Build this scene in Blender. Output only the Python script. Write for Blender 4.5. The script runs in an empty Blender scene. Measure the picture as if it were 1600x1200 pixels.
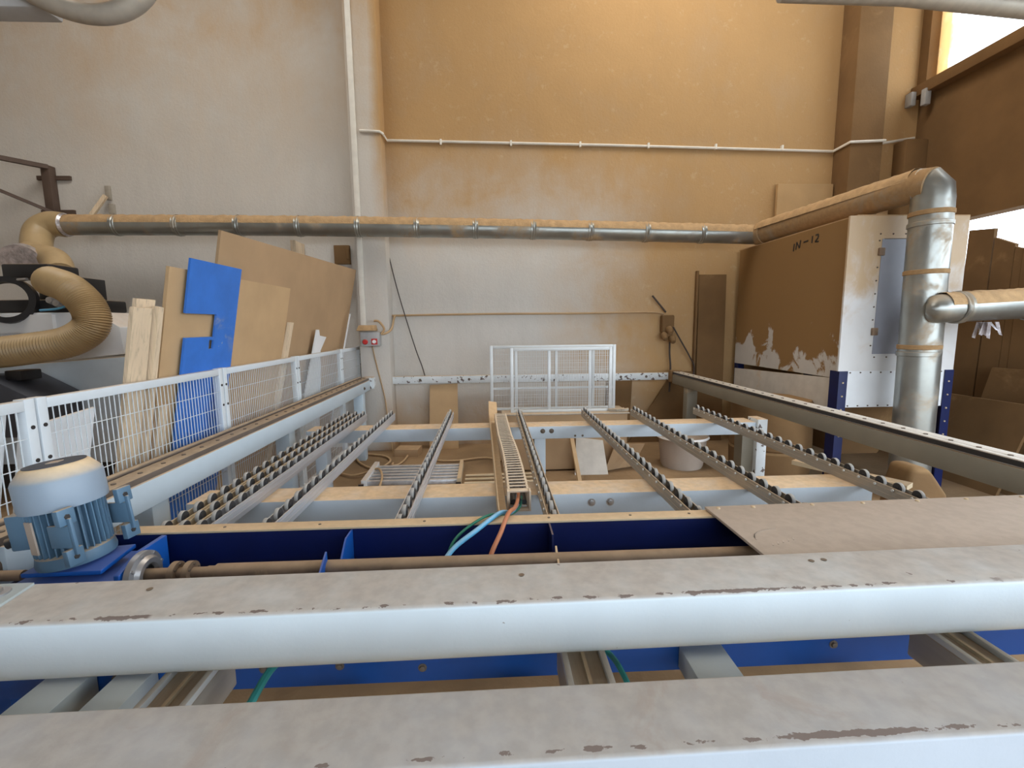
import bpy, bmesh, math, random
from mathutils import Vector, Matrix
random.seed(7)
S = bpy.context.scene
COL = S.collection

# ------------------------------------------------------------------ camera
cam_d = bpy.data.cameras.new('camera'); cam = bpy.data.objects.new('camera', cam_d); COL.objects.link(cam)
P_, Y_, R_ = 0.1279, 0.0445, -0.01079
cp, sp, cy, sy = math.cos(P_), math.sin(P_), math.cos(Y_), math.sin(Y_)
fwd = Vector((sy*cp, cy*cp, -sp)); rt = Vector((cy, -sy, 0)); up = rt.cross(fwd)
c_, s_ = math.cos(R_), math.sin(R_)
r2 = rt*c_ + up*s_; u2 = up*c_ - rt*s_
m = Matrix.Identity(4)
for i in range(3):
    m[i][0], m[i][1], m[i][2] = r2[i], u2[i], -fwd[i]
m.translation = (0, 0, 1.65)
cam.matrix_world = m
cam_d.sensor_width = 36; cam_d.lens = 718.5/1600*36; cam_d.clip_start = 0.05; cam_d.clip_end = 200
S.camera = cam
# ------------------------------------------------------------------ sky, lights, exposure
w = bpy.data.worlds.new('world'); S.world = w; w.use_nodes = True
w.node_tree.nodes['Background'].inputs[0].default_value = (0.80, 0.90, 1.0, 1)
w.node_tree.nodes['Background'].inputs[1].default_value = 7.4
S.view_settings.view_transform = 'Standard'; S.view_settings.look = 'None'
S.view_settings.gamma = 1; S.view_settings.use_curve_mapping = False
S.view_settings.exposure = -0.27
def area(name, loc, rot, sx, sy_, e, col):
    l = bpy.data.lights.new(name, 'AREA'); l.shape = 'RECTANGLE'; l.size = sx; l.size_y = sy_; l.energy = e; l.color = col
    o = bpy.data.objects.new(name, l); COL.objects.link(o); o.location = loc; o.rotation_euler = rot; return o
area('unseen_overhead_light', (2.2, 4.6, 7.3), (math.radians(-4), 0, 0), 3.0, 1.6, 185, (1.0, 0.93, 0.82))
area('unseen_overhead_light', (-3.4, 3.4, 7.2), (math.radians(-8), 0, 0), 3.0, 2.0, 170, (1.0, 0.96, 0.90))  # added fill lamp, brightens the left part of the back wall
# ------------------------------------------------------------------ materials
def node(nt, t, **k):
    n = nt.nodes.new(t)
    for a, b in k.items(): setattr(n, a, b)
    return n
def ramp(nt, fac, lo, hi):
    n = node(nt, 'ShaderNodeMapRange', interpolation_type='SMOOTHSTEP')
    n.inputs['From Min'].default_value = lo; n.inputs['From Max'].default_value = hi
    nt.links.new(fac, n.inputs['Value']); return n.outputs['Result']
def math_(nt, op, a, b):
    n = node(nt, 'ShaderNodeMath', operation=op)
    for i, v in enumerate((a, b)):
        if isinstance(v, (int, float)): n.inputs[i].default_value = v
        else: nt.links.new(v, n.inputs[i])
    return n.outputs[0]
def mixc(nt, f, a, b):
    n = node(nt, 'ShaderNodeMix', data_type='RGBA')
    if isinstance(f, (int, float)): n.inputs[0].default_value = f
    else: nt.links.new(f, n.inputs[0])
    for i, v in ((6, a), (7, b)):
        if isinstance(v, tuple): n.inputs[i].default_value = (*v[:3], 1)
        else: nt.links.new(v, n.inputs[i])
    return n.outputs[2]
def noise(nt, vec, scale, detail=3, rough=.55, dist=0):
    n = node(nt, 'ShaderNodeTexNoise'); n.inputs['Scale'].default_value = scale
    n.inputs['Detail'].default_value = detail; n.inputs['Roughness'].default_value = rough; n.inputs['Distortion'].default_value = dist
    nt.links.new(vec, n.inputs['Vector']); return n.outputs['Fac']
def scaled(nt, vec, s):
    n = node(nt, 'ShaderNodeMapping'); n.inputs['Scale'].default_value = s; nt.links.new(vec, n.inputs['Vector']); return n.outputs[0]
DUST = (0.60, 0.42, 0.25); TAN = (0.45, 0.285, 0.135)
def mat(name, base, rough=.6, metal=0., dust=0., dcol=DUST, side=0., ns=6., var=.08, bump=.0, bscale=80., chips=0., ccol=(.10, .07, .06), chipscale=25., spec=.4, stretch=(1, 1, 1), grain=None, full=None):
    """base paint, a settled dust layer on faces that look up, dust patches anywhere (side), chipped paint"""
    M = bpy.data.materials.new(name); M.use_nodes = True; nt = M.node_tree; b = nt.nodes['Principled BSDF']
    tc = node(nt, 'ShaderNodeTexCoord'); vec = scaled(nt, tc.outputs['Object'], stretch)
    n1 = noise(nt, vec, ns, 4)
    v = ramp(nt, n1, .25, .75)
    col = mixc(nt, v, tuple(x*(1-var) for x in base), tuple(min(1, x*(1+var)) for x in base))
    if grain:
        g = noise(nt, scaled(nt, tc.outputs['Object'], grain), 6, 5, .6, .6)
        col = mixc(nt, ramp(nt, g, .45, .7), col, tuple(x*.72 for x in base))
    if chips:
        n2 = noise(nt, vec, chipscale, 4, .6)
        ch = ramp(nt, n2, 1-chips, 1-chips+.02); col = mixc(nt, ch, col, ccol)
    fac = None
    if dust:
        geo = node(nt, 'ShaderNodeNewGeometry'); sx = node(nt, 'ShaderNodeSeparateXYZ'); nt.links.new(geo.outputs['Normal'], sx.inputs[0])
        up_ = ramp(nt, sx.outputs[2], .25, .85)
        nd = ramp(nt, noise(nt, vec, 9, 4), .1, .65)
        k = math_(nt, 'ADD', math_(nt, 'MULTIPLY', nd, .35), .65)
        fac = math_(nt, 'MULTIPLY', math_(nt, 'MULTIPLY', up_, k), dust)
    if side:
        n3 = noise(nt, vec, ns*.6, 6, .65, .4)
        sf = ramp(nt, n3, 1-side-.12, 1-side+.12)
        fac = sf if fac is None else math_(nt, 'MAXIMUM', fac, sf)
    if fac is not None:
        dv = mixc(nt, ramp(nt, noise(nt, vec, 30, 3), .3, .7), tuple(x*.9 for x in dcol), tuple(min(1, x*1.08) for x in dcol))
        col = mixc(nt, fac, col, dv)
        rr = math_(nt, 'ADD', math_(nt, 'MULTIPLY', fac, .95-rough), rough)
        nt.links.new(rr, b.inputs['Roughness'])
        if metal:
            nt.links.new(math_(nt, 'MULTIPLY', math_(nt, 'SUBTRACT', 1, fac), metal), b.inputs['Metallic'])
    else:
        b.inputs['Roughness'].default_value = rough; b.inputs['Metallic'].default_value = metal
    nt.links.new(col, b.inputs['Base Color'])
    b.inputs['Specular IOR Level'].default_value = spec
    if bump:
        bn = node(nt, 'ShaderNodeBump'); bn.inputs['Strength'].default_value = bump; bn.inputs['Distance'].default_value = .01
        nt.links.new(noise(nt, tc.outputs['Object'], bscale, 4), bn.inputs['Height']); nt.links.new(bn.outputs[0], b.inputs['Normal'])
    return M
def beam_mat(name, base, edges, dust=.7, dcol=(.385, .335, .285), smear_amt=.12):
    """light paint, dusty top, paint knocked off along the given y edges (object space)"""
    M = mat(name, base, .38, 0, dust, dcol, 0, 5, .04, .045, 140, 0)
    nt = M.node_tree; b = nt.nodes['Principled BSDF']; tc = node(nt, 'ShaderNodeTexCoord')
    sx = node(nt, 'ShaderNodeSeparateXYZ'); nt.links.new(tc.outputs['Object'], sx.inputs[0])
    tot = None
    for (axis_y, axis_z, wd) in edges:
        dy = math_(nt, 'ABSOLUTE', math_(nt, 'SUBTRACT', sx.outputs[1], axis_y), 0)
        dz = math_(nt, 'ABSOLUTE', math_(nt, 'SUBTRACT', sx.outputs[2], axis_z), 0)
        d = math_(nt, 'MAXIMUM', dy, dz); dd = d
        e = ramp(nt, d, wd, 0)
        tot = e if tot is None else math_(nt, 'MAXIMUM', tot, e)
    n = noise(nt, scaled(nt, tc.outputs['Object'], (1, 1.6, 1.6)), 26, 5, .62)
    n0 = noise(nt, scaled(nt, tc.outputs['Object'], (1, .2, .2)), 2.2, 2)
    lim = math_(nt, 'ADD', n, math_(nt, 'MULTIPLY', math_(nt, 'SUBTRACT', n0, .5), .35))
    chip = ramp(nt, math_(nt, 'MULTIPLY', lim, tot), .53, .55)
    dst = ramp(nt, math_(nt, 'ADD', dd, math_(nt, 'MULTIPLY', math_(nt, 'SUBTRACT', noise(nt, tc.outputs['Object'], 60, 3), .5), .014)), .0058, .0048)
    long_ = ramp(nt, noise(nt, scaled(nt, tc.outputs['Object'], (1, .05, .05)), 3.1, 3), .57, .59)
    chip = math_(nt, 'MAXIMUM', chip, math_(nt, 'MULTIPLY', dst, long_))
    spots = ramp(nt, noise(nt, tc.outputs['Object'], 34, 2, .4), .775, .785)
    chip = math_(nt, 'MAXIMUM', chip, math_(nt, 'MULTIPLY', spots, .8))
    old = b.inputs['Base Color'].links[0].from_socket
    smear = ramp(nt, noise(nt, scaled(nt, tc.outputs['Object'], (1, .7, 1)), 7, 5, .65, 1.2), .56, .74)
    geo = node(nt, 'ShaderNodeNewGeometry'); s2 = node(nt, 'ShaderNodeSeparateXYZ'); nt.links.new(geo.outputs['Normal'], s2.inputs[0])
    old = mixc(nt, math_(nt, 'MULTIPLY', math_(nt, 'MULTIPLY', smear, smear_amt), ramp(nt, s2.outputs[2], .3, .9)), old, (.30, .24, .20))
    nt.links.new(mixc(nt, chip, old, (.17, .135, .12)), b.inputs['Base Color'])
    return M
def wall_mat(name, plaster, xdust):
    """plaster wall; sawdust has caked on it from above, thicker to the right; patches wiped bare"""
    M = bpy.data.materials.new(name); M.use_nodes = True; nt = M.node_tree; b = nt.nodes['Principled BSDF']
    tc = node(nt, 'ShaderNodeTexCoord'); v = tc.outputs['Object']
    sx = node(nt, 'ShaderNodeSeparateXYZ'); nt.links.new(v, sx.inputs[0])
    n1 = noise(nt, v, 1.3, 6, .62, .5); n2 = noise(nt, scaled(nt, v, (1, 1, .35)), 5, 6, .65)
    x = sx.outputs[0]; z = sx.outputs[2]
    # dust amount: right of the pillar high up, and towards the corner at every height
    a = math_(nt, 'MULTIPLY', ramp(nt, x, -1.5, -1.3), math_(nt, 'MAXIMUM', ramp(nt, z, 2.2, 4.2), ramp(nt, x, .3, 2.6)))
    a = math_(nt, 'MAXIMUM', a, math_(nt, 'MULTIPLY', ramp(nt, z, 3.2, 6.0), .46))
    a = math_(nt, 'MAXIMUM', a, math_(nt, 'MULTIPLY', ramp(nt, z, .9, .2), math_(nt, 'MULTIPLY', ramp(nt, x, -1.6, -1.3), .8)))
    k = math_(nt, 'ADD', math_(nt, 'MULTIPLY', math_(nt, 'SUBTRACT', n1, .5), 1.5), math_(nt, 'MULTIPLY', math_(nt, 'SUBTRACT', n2, .5), .9))
    edge = math_(nt, 'MULTIPLY', math_(nt, 'SUBTRACT', 1, math_(nt, 'ABSOLUTE', math_(nt, 'SUBTRACT', math_(nt, 'MULTIPLY', a, 2), 1), 0)), .8)
    fac = math_(nt, 'ADD', a, math_(nt, 'MULTIPLY', k, math_(nt, 'ADD', edge, .22)))
    f = node(nt, 'ShaderNodeClamp'); nt.links.new(fac, f.inputs[0])
    pl = mixc(nt, ramp(nt, n2, .3, .7), tuple(q*.93 for q in plaster), plaster)
    dn = mixc(nt, ramp(nt, n1, .3, .7), xdust, tuple(q*1.08 for q in xdust))
    dn = mixc(nt, math_(nt, 'MULTIPLY', ramp(nt, noise(nt, v, 9, 5, .7), .58, .72), .35), dn, (.58, .44, .28))
    nt.links.new(mixc(nt, f.outputs[0], pl, dn), b.inputs['Base Color'])
    b.inputs['Roughness'].default_value = .9; b.inputs['Specular IOR Level'].default_value = .15
    bn = node(nt, 'ShaderNodeBump'); bn.inputs['Strength'].default_value = .35; bn.inputs['Distance'].default_value = .012
    nt.links.new(noise(nt, scaled(nt, v, (1, 1, .8)), 38, 5, .65), bn.inputs['Height']); nt.links.new(bn.outputs[0], b.inputs['Normal'])
    return M
PAINT = (.50, .57, .635)
M = dict(
    wall=wall_mat('plaster_wall', (.62, .585, .535), TAN),
    rwall=mat('dust_caked_shaded_wall', (.19, .107, .044), .95, 0, .3, TAN, .3, 2, .12, .3, 30),  # dust brown, darkened in the base to paint in the unlit wall
    floor=mat('sawdust_floor', (.29, .19, .103), .95, 0, 0, (.42, .29, .17), .25, 1.5, .2, .8, 18),
    outside=mat('concrete_yard', (.30, .29, .27), .9),
    ceil=mat('ceiling_sheet', (.55, .50, .44), .9),
    frame=mat('grey_blue_steel', PAINT, .42, 0, 1., (.62, .45, .28), 0, 5, .05, .05, 120, .0),
    frame_chip=mat('chipped_white_steel', (.66, .70, .72), .45, 0, .9, DUST, .12, 8, .05, .05, 120, .40, (.13, .10, .09), 22),
    leftbeam=mat('pale_blue_steel', (.50, .59, .66), .42, 0, .9, DUST, 0, 5, .03, .04, 120, .24, (.2, .17, .14), 26),
    rightbeam=mat('dusty_shaded_steel', (.235, .21, .16), .6, 0, .9, DUST, .25, 3, .08, .05, 90, .26, (.12, .09, .07), 18),  # dusty steel, base darkened to carry the shade on the inner face
    rail=mat('guide_rail_steel', (.16, .13, .11), .5, .3, .85, (.47, .35, .23), .15, 6, .15),
    railtop=mat('polished_rail_steel', (.72, .70, .66), .32, .35, .35, (.62, .56, .48), 0, 5, .05),
    dark=mat('dark_steel', (.035, .032, .032), .5, .2, .25, DUST),
    bolt=mat('bolt_steel', (.42, .42, .43), .35, .8, .1, DUST),
    boltdark=mat('dusty_bolt', (.12, .095, .075), .6, .2, .4, (.3, .22, .15)),
    alu=mat('brushed_aluminium', (.56, .58, .62), .38, .55, .35, DUST, 0, 3, .1, .05, 60, stretch=(8, .4, 8)),
    alud=mat('dusty_aluminium', (.42, .38, .32), .5, .35, .6, DUST, .3, 3, .1, stretch=(6, .5, 6)),
    wheel=mat('rubber_wheel_tread', (.30, .29, .275), .7, 0, .35, (.48, .44, .38), 0, 9, .1),
    wheelside=mat('black_wheel_side', (.03, .03, .033), .5, 0, .05, DUST),
    galv=mat('galvanised_duct', (.34, .35, .33), .33, .8, .55, (.42, .29, .16), .38, 4, .12, stretch=(1, 1, 1)),
    galvd=mat('dusty_duct', (.32, .27, .20), .45, .4, .75, (.34, .21, .10), .62, 4, .12),
    sawdust=mat('caked_sawdust', (.46, .30, .155), .97, 0, 0, DUST, 0, 14, .14, .6, 60),
    blue=mat('blue_enamel', (.006, .080, .36), .38, 0, .10, DUST, .03, 6, .12),
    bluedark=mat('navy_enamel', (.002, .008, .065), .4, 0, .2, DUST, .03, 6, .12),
    bluesheet=mat('blue_sheet', (.035, .17, .60), .45, 0, .5, (.42, .42, .42), .26, 7, .08, .03, 60, .3, (.33, .36, .42), 14),
    mdf=mat('fibreboard', (.52, .35, .19), .8, 0, .4, DUST, 0, 2.5, .08, .03, 60),
    mdf2=mat('brown_fibreboard', (.43, .285, .16), .82, 0, .4, DUST, .12, 2, .08, .03, 60),
    pine=mat('pale_pine', (.70, .55, .38), .7, 0, .2, DUST, 0, 3, .06, .03, 60, grain=(9, 9, .5)),
    stain=mat('stained_board', (.60, .56, .50), .8, 0, .5, DUST, .3, 7, .08, .1, 40),
    white=mat('white_board', (.78, .79, .80), .5, 0, .5, DUST, .05, 5, .03),
    fence=mat('fence_white_steel', (.62, .67, .71), .4, 0, .5, DUST, .06, 4, .03),
    zinc=mat('bare_zinc_frame', (.60, .62, .62), .42, .15, .5, (.60, .45, .27), .14, 4, .06),
    hose=mat('flexible_hose', (.40, .285, .145), .38, 0, .25, (.55, .38, .21), 0, 5, .1, spec=.5),
    foil=mat('foil_tape', (.60, .56, .57), .3, .7, 0, DUST, 0, 16, .35, .7, 30),
    black=mat('black_plastic', (.018, .018, .02), .4, 0, .35, DUST),
    motor=mat('blue_grey_motor', (.09, .165, .245), .45, 0, .7, (.55, .42, .27), 0, 8, .08),
    cowl=mat('grey_motor_cowl', (.25, .31, .38), .42, 0, 1., (.66, .50, .31), 0, 5, .04, .03, 120),
    grille=mat('dark_fan_grille', (.05, .055, .07), .6, 0, .0, DUST),
    plate=mat('dusty_badge', (.42, .34, .28), .7, 0, .3, DUST),
    bluemid=mat('shop_blue_enamel', (.004, .05, .22), .4, 0, .1, DUST, .03, 6, .12),
    rust=mat('rusty_shaft', (.22, .15, .10), .55, .35, .55, (.42, .30, .19), .3, 14, .2),
    dustpaint=mat('dusty_cover_plate', (.44, .37, .31), .62, 0, .55, (.45, .37, .30), 0, 4, .05, .06, 150),
    brown=mat('brown_bracket_steel', (.10, .065, .048), .6, 0, .2, DUST),
    caked=mat('caked_shaded_brown_board', (.18, .102, .043), .95, 0, .4, TAN, .3, 2.5, .12, .1, 40),  # caked brown, base darkened to hold the dimness on the right
    cabin=mat('caked_shaded_booth_side', (.54, .51, .47), .8, 0, .6, TAN, 0, 3, .05, .06, 60),
    cabinf=mat('booth_front_sheet', (.66, .66, .66), .45, .0, .6, (.60, .44, .27), .30, 2.4, .05, .03, 60, stretch=(1.6, 1.6, .6)),
    cabinw=mat('booth_lower_sheet', (.74, .77, .80), .4, 0, .5, DUST, .1, 4, .04),
    wire=mat('dark_cable', (.06, .045, .04), .6, 0, .4, DUST),
    dustcable=mat('dusty_cable', (.46, .31, .17), .9, 0, .5, DUST),
    conduit=mat('white_conduit', (.78, .75, .68), .5, 0, .5, DUST),
    red=mat('red_plastic', (.50, .03, .03), .4, 0, .2, DUST),
    greybox=mat('grey_switch_box', (.40, .40, .40), .6, 0, .6, DUST, .12, 12),
    cblue=mat('blue_cable', (.10, .36, .58), .4, 0, .25, (.6, .6, .6)), corange=mat('orange_cable', (.45, .17, .08), .5),
    cgreen=mat('green_cable', (.02, .16, .10), .5), cteal=mat('teal_cable', (.03, .25, .24), .45),
    chain=mat('dusty_chain_plastic', (.50, .40, .30), .75, 0, .9, (.68, .55, .40), .2, 20, .1),
    tray=mat('dusty_tray_steel', (.52, .42, .28), .7, 0, .7, DUST, .3, 5),
    panegrey=mat('blue_grey_window_sheet', (.25, .26, .30), .45, 0, 0, DUST, .06, 3, .1),
    plategrey=mat('bare_grey_plate', (.36, .40, .40), .5),
    tanboard=mat('tan_board', (.42, .268, .128), .9, 0, .0, DUST, 0, 3, .08, .1, 40),
    glass=None)
# dust on the booth side: heavy above, wiped bare in patches low down; its brown is darkened for the unlit side
def booth_side():
    m_ = M['cabin']; nt = m_.node_tree; b = nt.nodes['Principled BSDF']; tc = node(nt, 'ShaderNodeTexCoord')
    sx = node(nt, 'ShaderNodeSeparateXYZ'); nt.links.new(tc.outputs['Object'], sx.inputs[0])
    n = noise(nt, scaled(nt, tc.outputs['Object'], (1, 1, .8)), 3.2, 6, .6, .6)
    z = ramp(nt, sx.outputs[2], 1.0, 2.1)
    f = ramp(nt, math_(nt, 'ADD', math_(nt, 'MULTIPLY', z, .50), n), .575, .63)
    old = b.inputs['Base Color'].links[0].from_socket
    nt.links.new(mixc(nt, f, old, (.265, .15, .056)), b.inputs['Base Color'])
booth_side()
def booth_front():
    m_ = M['cabinf']; nt = m_.node_tree; b = nt.nodes['Principled BSDF']; tc = node(nt, 'ShaderNodeTexCoord')
    sx = node(nt, 'ShaderNodeSeparateXYZ'); nt.links.new(tc.outputs['Object'], sx.inputs[0])
    n = noise(nt, scaled(nt, tc.outputs['Object'], (1.3, 1, .9)), 4, 6, .6, .5)
    f = ramp(nt, math_(nt, 'ADD', math_(nt, 'MULTIPLY', ramp(nt, sx.outputs[2], 1.25, 2.5), .5), n), .55, 1.0)
    old = b.inputs['Base Color'].links[0].from_socket
    nt.links.new(mixc(nt, math_(nt, 'MULTIPLY', f, .9), old, (.50, .34, .18)), b.inputs['Base Color'])
booth_front()
def pane_mat():
    m_ = bpy.data.materials.new('dirty_glazing'); m_.use_nodes = True; nt = m_.node_tree
    out = nt.nodes['Material Output']; b = nt.nodes['Principled BSDF']
    tr = node(nt, 'ShaderNodeBsdfTransparent'); ts = node(nt, 'ShaderNodeBsdfTranslucent'); ts.inputs[0].default_value = (.75, .52, .27, 1)
    tc = node(nt, 'ShaderNodeTexCoord'); sx = node(nt, 'ShaderNodeSeparateXYZ'); nt.links.new(tc.outputs['Object'], sx.inputs[0])
    d = ramp(nt, sx.outputs[1], 5.7, 6.2)
    f = ramp(nt, math_(nt, 'ADD', math_(nt, 'MULTIPLY', d, .5), noise(nt, tc.outputs['Object'], 3, 4)), .62, .95)
    f = math_(nt, 'ADD', math_(nt, 'MULTIPLY', f, .75), .08)
    mx = node(nt, 'ShaderNodeMixShader'); nt.links.new(f, mx.inputs[0]); nt.links.new(tr.outputs[0], mx.inputs[1]); nt.links.new(ts.outputs[0], mx.inputs[2])
    nt.links.new(mx.outputs[0], out.inputs[0]); return m_
M['glass'] = pane_mat()

# ------------------------------------------------------------------ geometry helpers
class MB:
    def __init__(s, T=None): s.v = []; s.f = []; s.mi = []; s.T = T
    def add(s, vs, fs, m=0):
        o = len(s.v); T = s.T
        s.v += [(T @ Vector(p)) if T else Vector(p) for p in vs]
        for f in fs: s.f.append([o+i for i in f]); s.mi.append(m)
        return s
    def box(s, x0, x1, y0, y1, z0, z1, m=0):
        return s.add([(x0,y0,z0),(x1,y0,z0),(x1,y1,z0),(x0,y1,z0),(x0,y0,z1),(x1,y0,z1),(x1,y1,z1),(x0,y1,z1)],
                     [(3,2,1,0),(4,5,6,7),(0,1,5,4),(1,2,6,5),(2,3,7,6),(3,0,4,7)], m)
    def obox(s, c, ax, hs, m=0):
        c = Vector(c); a, b, d = [Vector(q).normalized()*h for q, h in zip(ax, hs)]
        vs = [c-a-b-d, c+a-b-d, c+a+b-d, c-a+b-d, c-a-b+d, c+a-b+d, c+a+b+d, c-a+b+d]
        return s.add(vs, [(3,2,1,0),(4,5,6,7),(0,1,5,4),(1,2,6,5),(2,3,7,6),(3,0,4,7)], m)
    def bar(s, p, q, wd, h, upv=(0,0,1), m=0):
        p, q = Vector(p), Vector(q); d = q-p; u = Vector(upv); n = d.cross(u)
        if n.length < 1e-6: n = d.cross(Vector((1,0,0)))
        n.normalize(); u = n.cross(d).normalized()
        return s.obox((p+q)/2, (d, n, u), (d.length/2, wd/2, h/2), m)
    def prism(s, pts, off, m=0):
        off = Vector(off); n = len(pts); pts = [Vector(p) for p in pts]
        fs = [tuple(reversed(range(n))), tuple(range(n, 2*n))] + [(i, (i+1) % n, n+(i+1) % n, n+i) for i in range(n)]
        return s.add(pts + [p+off for p in pts], fs, m)
    def tube(s, pts, r, n=10, m=0, caps=True):
        pts = [Vector(p) for p in pts]; k = len(pts); rs = r if isinstance(r, (list, tuple)) else [r]*k
        T = [(pts[min(i+1, k-1)]-pts[max(i-1, 0)]).normalized() for i in range(k)]
        u = T[0].orthogonal().normalized(); vs = []; fs = []
        for i in range(k):
            u = (u - T[i]*u.dot(T[i])).normalized(); v = T[i].cross(u)
            vs += [pts[i] + (u*math.cos(2*math.pi*j/n) + v*math.sin(2*math.pi*j/n))*rs[i] for j in range(n)]
        for i in range(k-1):
            for j in range(n):
                fs.append((i*n+j, i*n+(j+1) % n, (i+1)*n+(j+1) % n, (i+1)*n+j))
        if caps: fs += [tuple(reversed(range(n))), tuple((k-1)*n+j for j in range(n))]
        return s.add(vs, fs, m)
    def lathe(s, prof, c, ax=(0,0,1), n=32, m=0):
        c = Vector(c); a = Vector(ax).normalized(); u = a.orthogonal().normalized(); v = a.cross(u); vs = []; fs = []
        for (r, h) in prof:
            vs += [c + a*h + (u*math.cos(2*math.pi*j/n)+v*math.sin(2*math.pi*j/n))*max(r, 1e-4) for j in range(n)]
        for i in range(len(prof)-1):
            for j in range(n): fs.append((i*n+j, i*n+(j+1) % n, (i+1)*n+(j+1) % n, (i+1)*n+j))
        return s.add(vs, fs, m)
    def build(s, name, mats, parent=None, bevel=0., bseg=2, rz=0., org=None, kind=None, label=None):
        if isinstance(mats, str): mats = [mats]
        o0 = Vector(parent.get('org', (0,0,0))) if parent is not None else Vector(org or (0,0,0))
        me = bpy.data.meshes.new(name)
        me.from_pydata([tuple(p-o0) for p in s.v], [], s.f); me.update()
        for q in mats: me.materials.append(M[q])
        for p, k in zip(me.polygons, s.mi): p.material_index = k
        bm = bmesh.new(); bm.from_mesh(me)
        bmesh.ops.recalc_face_normals(bm, faces=bm.faces)
        if bevel:
            es = [e for e in bm.edges if len(e.link_faces) == 2 and e.calc_face_angle(0) > .6]
            bmesh.ops.bevel(bm, geom=es, offset=bevel, segments=bseg, affect='EDGES', profile=.5)
        bm.to_mesh(me); bm.free()
        me.polygons.foreach_set('use_smooth', [True]*len(me.polygons)); me.set_sharp_from_angle(angle=math.radians(38))
        o = bpy.data.objects.new(name, me); COL.objects.link(o)
        if parent is not None: o.parent = parent; o['org'] = tuple(o0)
        else:
            o.location = o0; o['org'] = tuple(o0); o.rotation_euler.z = rz
        if kind: o['kind'] = kind
        if label: o['label'] = label
        return o
def thing(name, loc, label, cat, group=None, rz=0):
    o = bpy.data.objects.new(name, None); COL.objects.link(o); o.empty_display_size = .1
    o.location = loc; o['org'] = tuple(loc); o.rotation_euler.z = rz
    return tag(o, label, cat, group)
def tag(o, label, cat, group=None):
    o['label'] = label; o['category'] = cat
    if group: o['group'] = group
    return o
def struct(o): o['kind'] = 'structure'; return o
def spline(pts, n=8):
    pts = [Vector(p) for p in pts]; out = []
    for i in range(len(pts)-1):
        a, b, c, d = pts[max(i-1,0)], pts[i], pts[i+1], pts[min(i+2, len(pts)-1)]
        for k in range(n):
            t = k/n
            out.append(.5*((2*b)+(c-a)*t+(2*a-5*b+4*c-d)*t*t+(3*b-a-3*c+d)*t**3))
    return out+[pts[-1]]
def link_copy(src, parent, loc=None):
    o = src.copy(); COL.objects.link(o); o.parent = parent
    if loc is not None: o.location = loc
    return o
def hexbolt(p, ax, r=.009, h=.008, washer=True):
    b = MB()
    if washer: b.lathe([(0,0),(r*1.5,0),(r*1.5,h*.25),(0,h*.25)], p, ax, 14)
    return b.lathe([(0,0),(r,0),(r,h),(r*.8,h*1.1),(0,h*1.1)], p, ax, 6)

# ------------------------------------------------------------------ room
struct(MB().box(-8.2, 5.95, -2.6, 6.6, -.3, 0).build('floor', 'floor'))
struct(MB().box(-60, 60, -60, -2.6, -.3, -.005).box(5.95, 60, -2.6, 60, -.3, -.01).build('ground', 'outside'))
struct(MB().box(-8, 6.0, 6.3, 6.6, 0, 7.5).build('wall_back', 'wall'))
struct(MB().box(-8.2, -8, -2.6, 6.6, 0, 7.5).build('wall_left', 'ceil'))
struct(MB().box(-8.2, -.6, -2.6, -2.4, 0, 7.5).box(-.6, 5.95, -2.6, -2.4, 3.5, 7.5).build('unseen_wall_front', 'ceil'))  # unseen wall, its opening shaped to steer light in from the right
struct(MB().box(-8.2, 6.0, -2.6, 6.6, 7.5, 7.7).build('ceiling', 'ceil'))
wr = struct(MB().box(5.75, 5.95, 2.2, 6.3, 2.87, 4.62).build('wall_right', 'rwall'))
struct(MB().box(5.75, 5.95, 2.2, 6.3, 0, 2.2).build('wall_right.001', 'caked'))
struct(MB().box(5.75, 5.95, -2.6, 6.3, 6.3, 7.5).box(5.75, 5.95, -2.6, 2.2, 4.0, 6.3).build('wall_right.002', 'rwall'))
struct(MB().box(5.62, 6.0, 2.2, 6.3, 4.56, 4.70).build('trim_1', 'rwall', bevel=.01))
struct(MB().box(5.70, 5.97, 6.17, 6.3, 4.70, 6.3).build('trim_2', 'rwall'))
wn = struct(MB().box(5.76, 5.92, 2.2, 2.3, 4.70, 6.3).box(5.76, 5.92, 2.3, 6.17, 6.22, 6.3).box(5.76, 5.92, 4.2, 4.26, 4.70, 6.22).build('window_1', 'rwall'))
for y0, y1 in ((2.3, 4.2), (4.26, 6.17)):
    MB().box(5.83, 5.84, y0, y1, 4.70, 6.22).build('pane', 'glass', wn)
struct(MB().box(-1.70, -1.31, 6.05, 6.3, 0, 7.5).build('trim_3', 'wall', bevel=.012))
struct(MB().box(4.62, 5.05, 6.0, 6.3, 0, 7.5).build('trim_4', 'rwall', bevel=.012))
struct(MB().box(5.45, 5.75, 6.1, 6.3, 0, 4.0).build('trim_5', 'rwall', bevel=.012))

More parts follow.
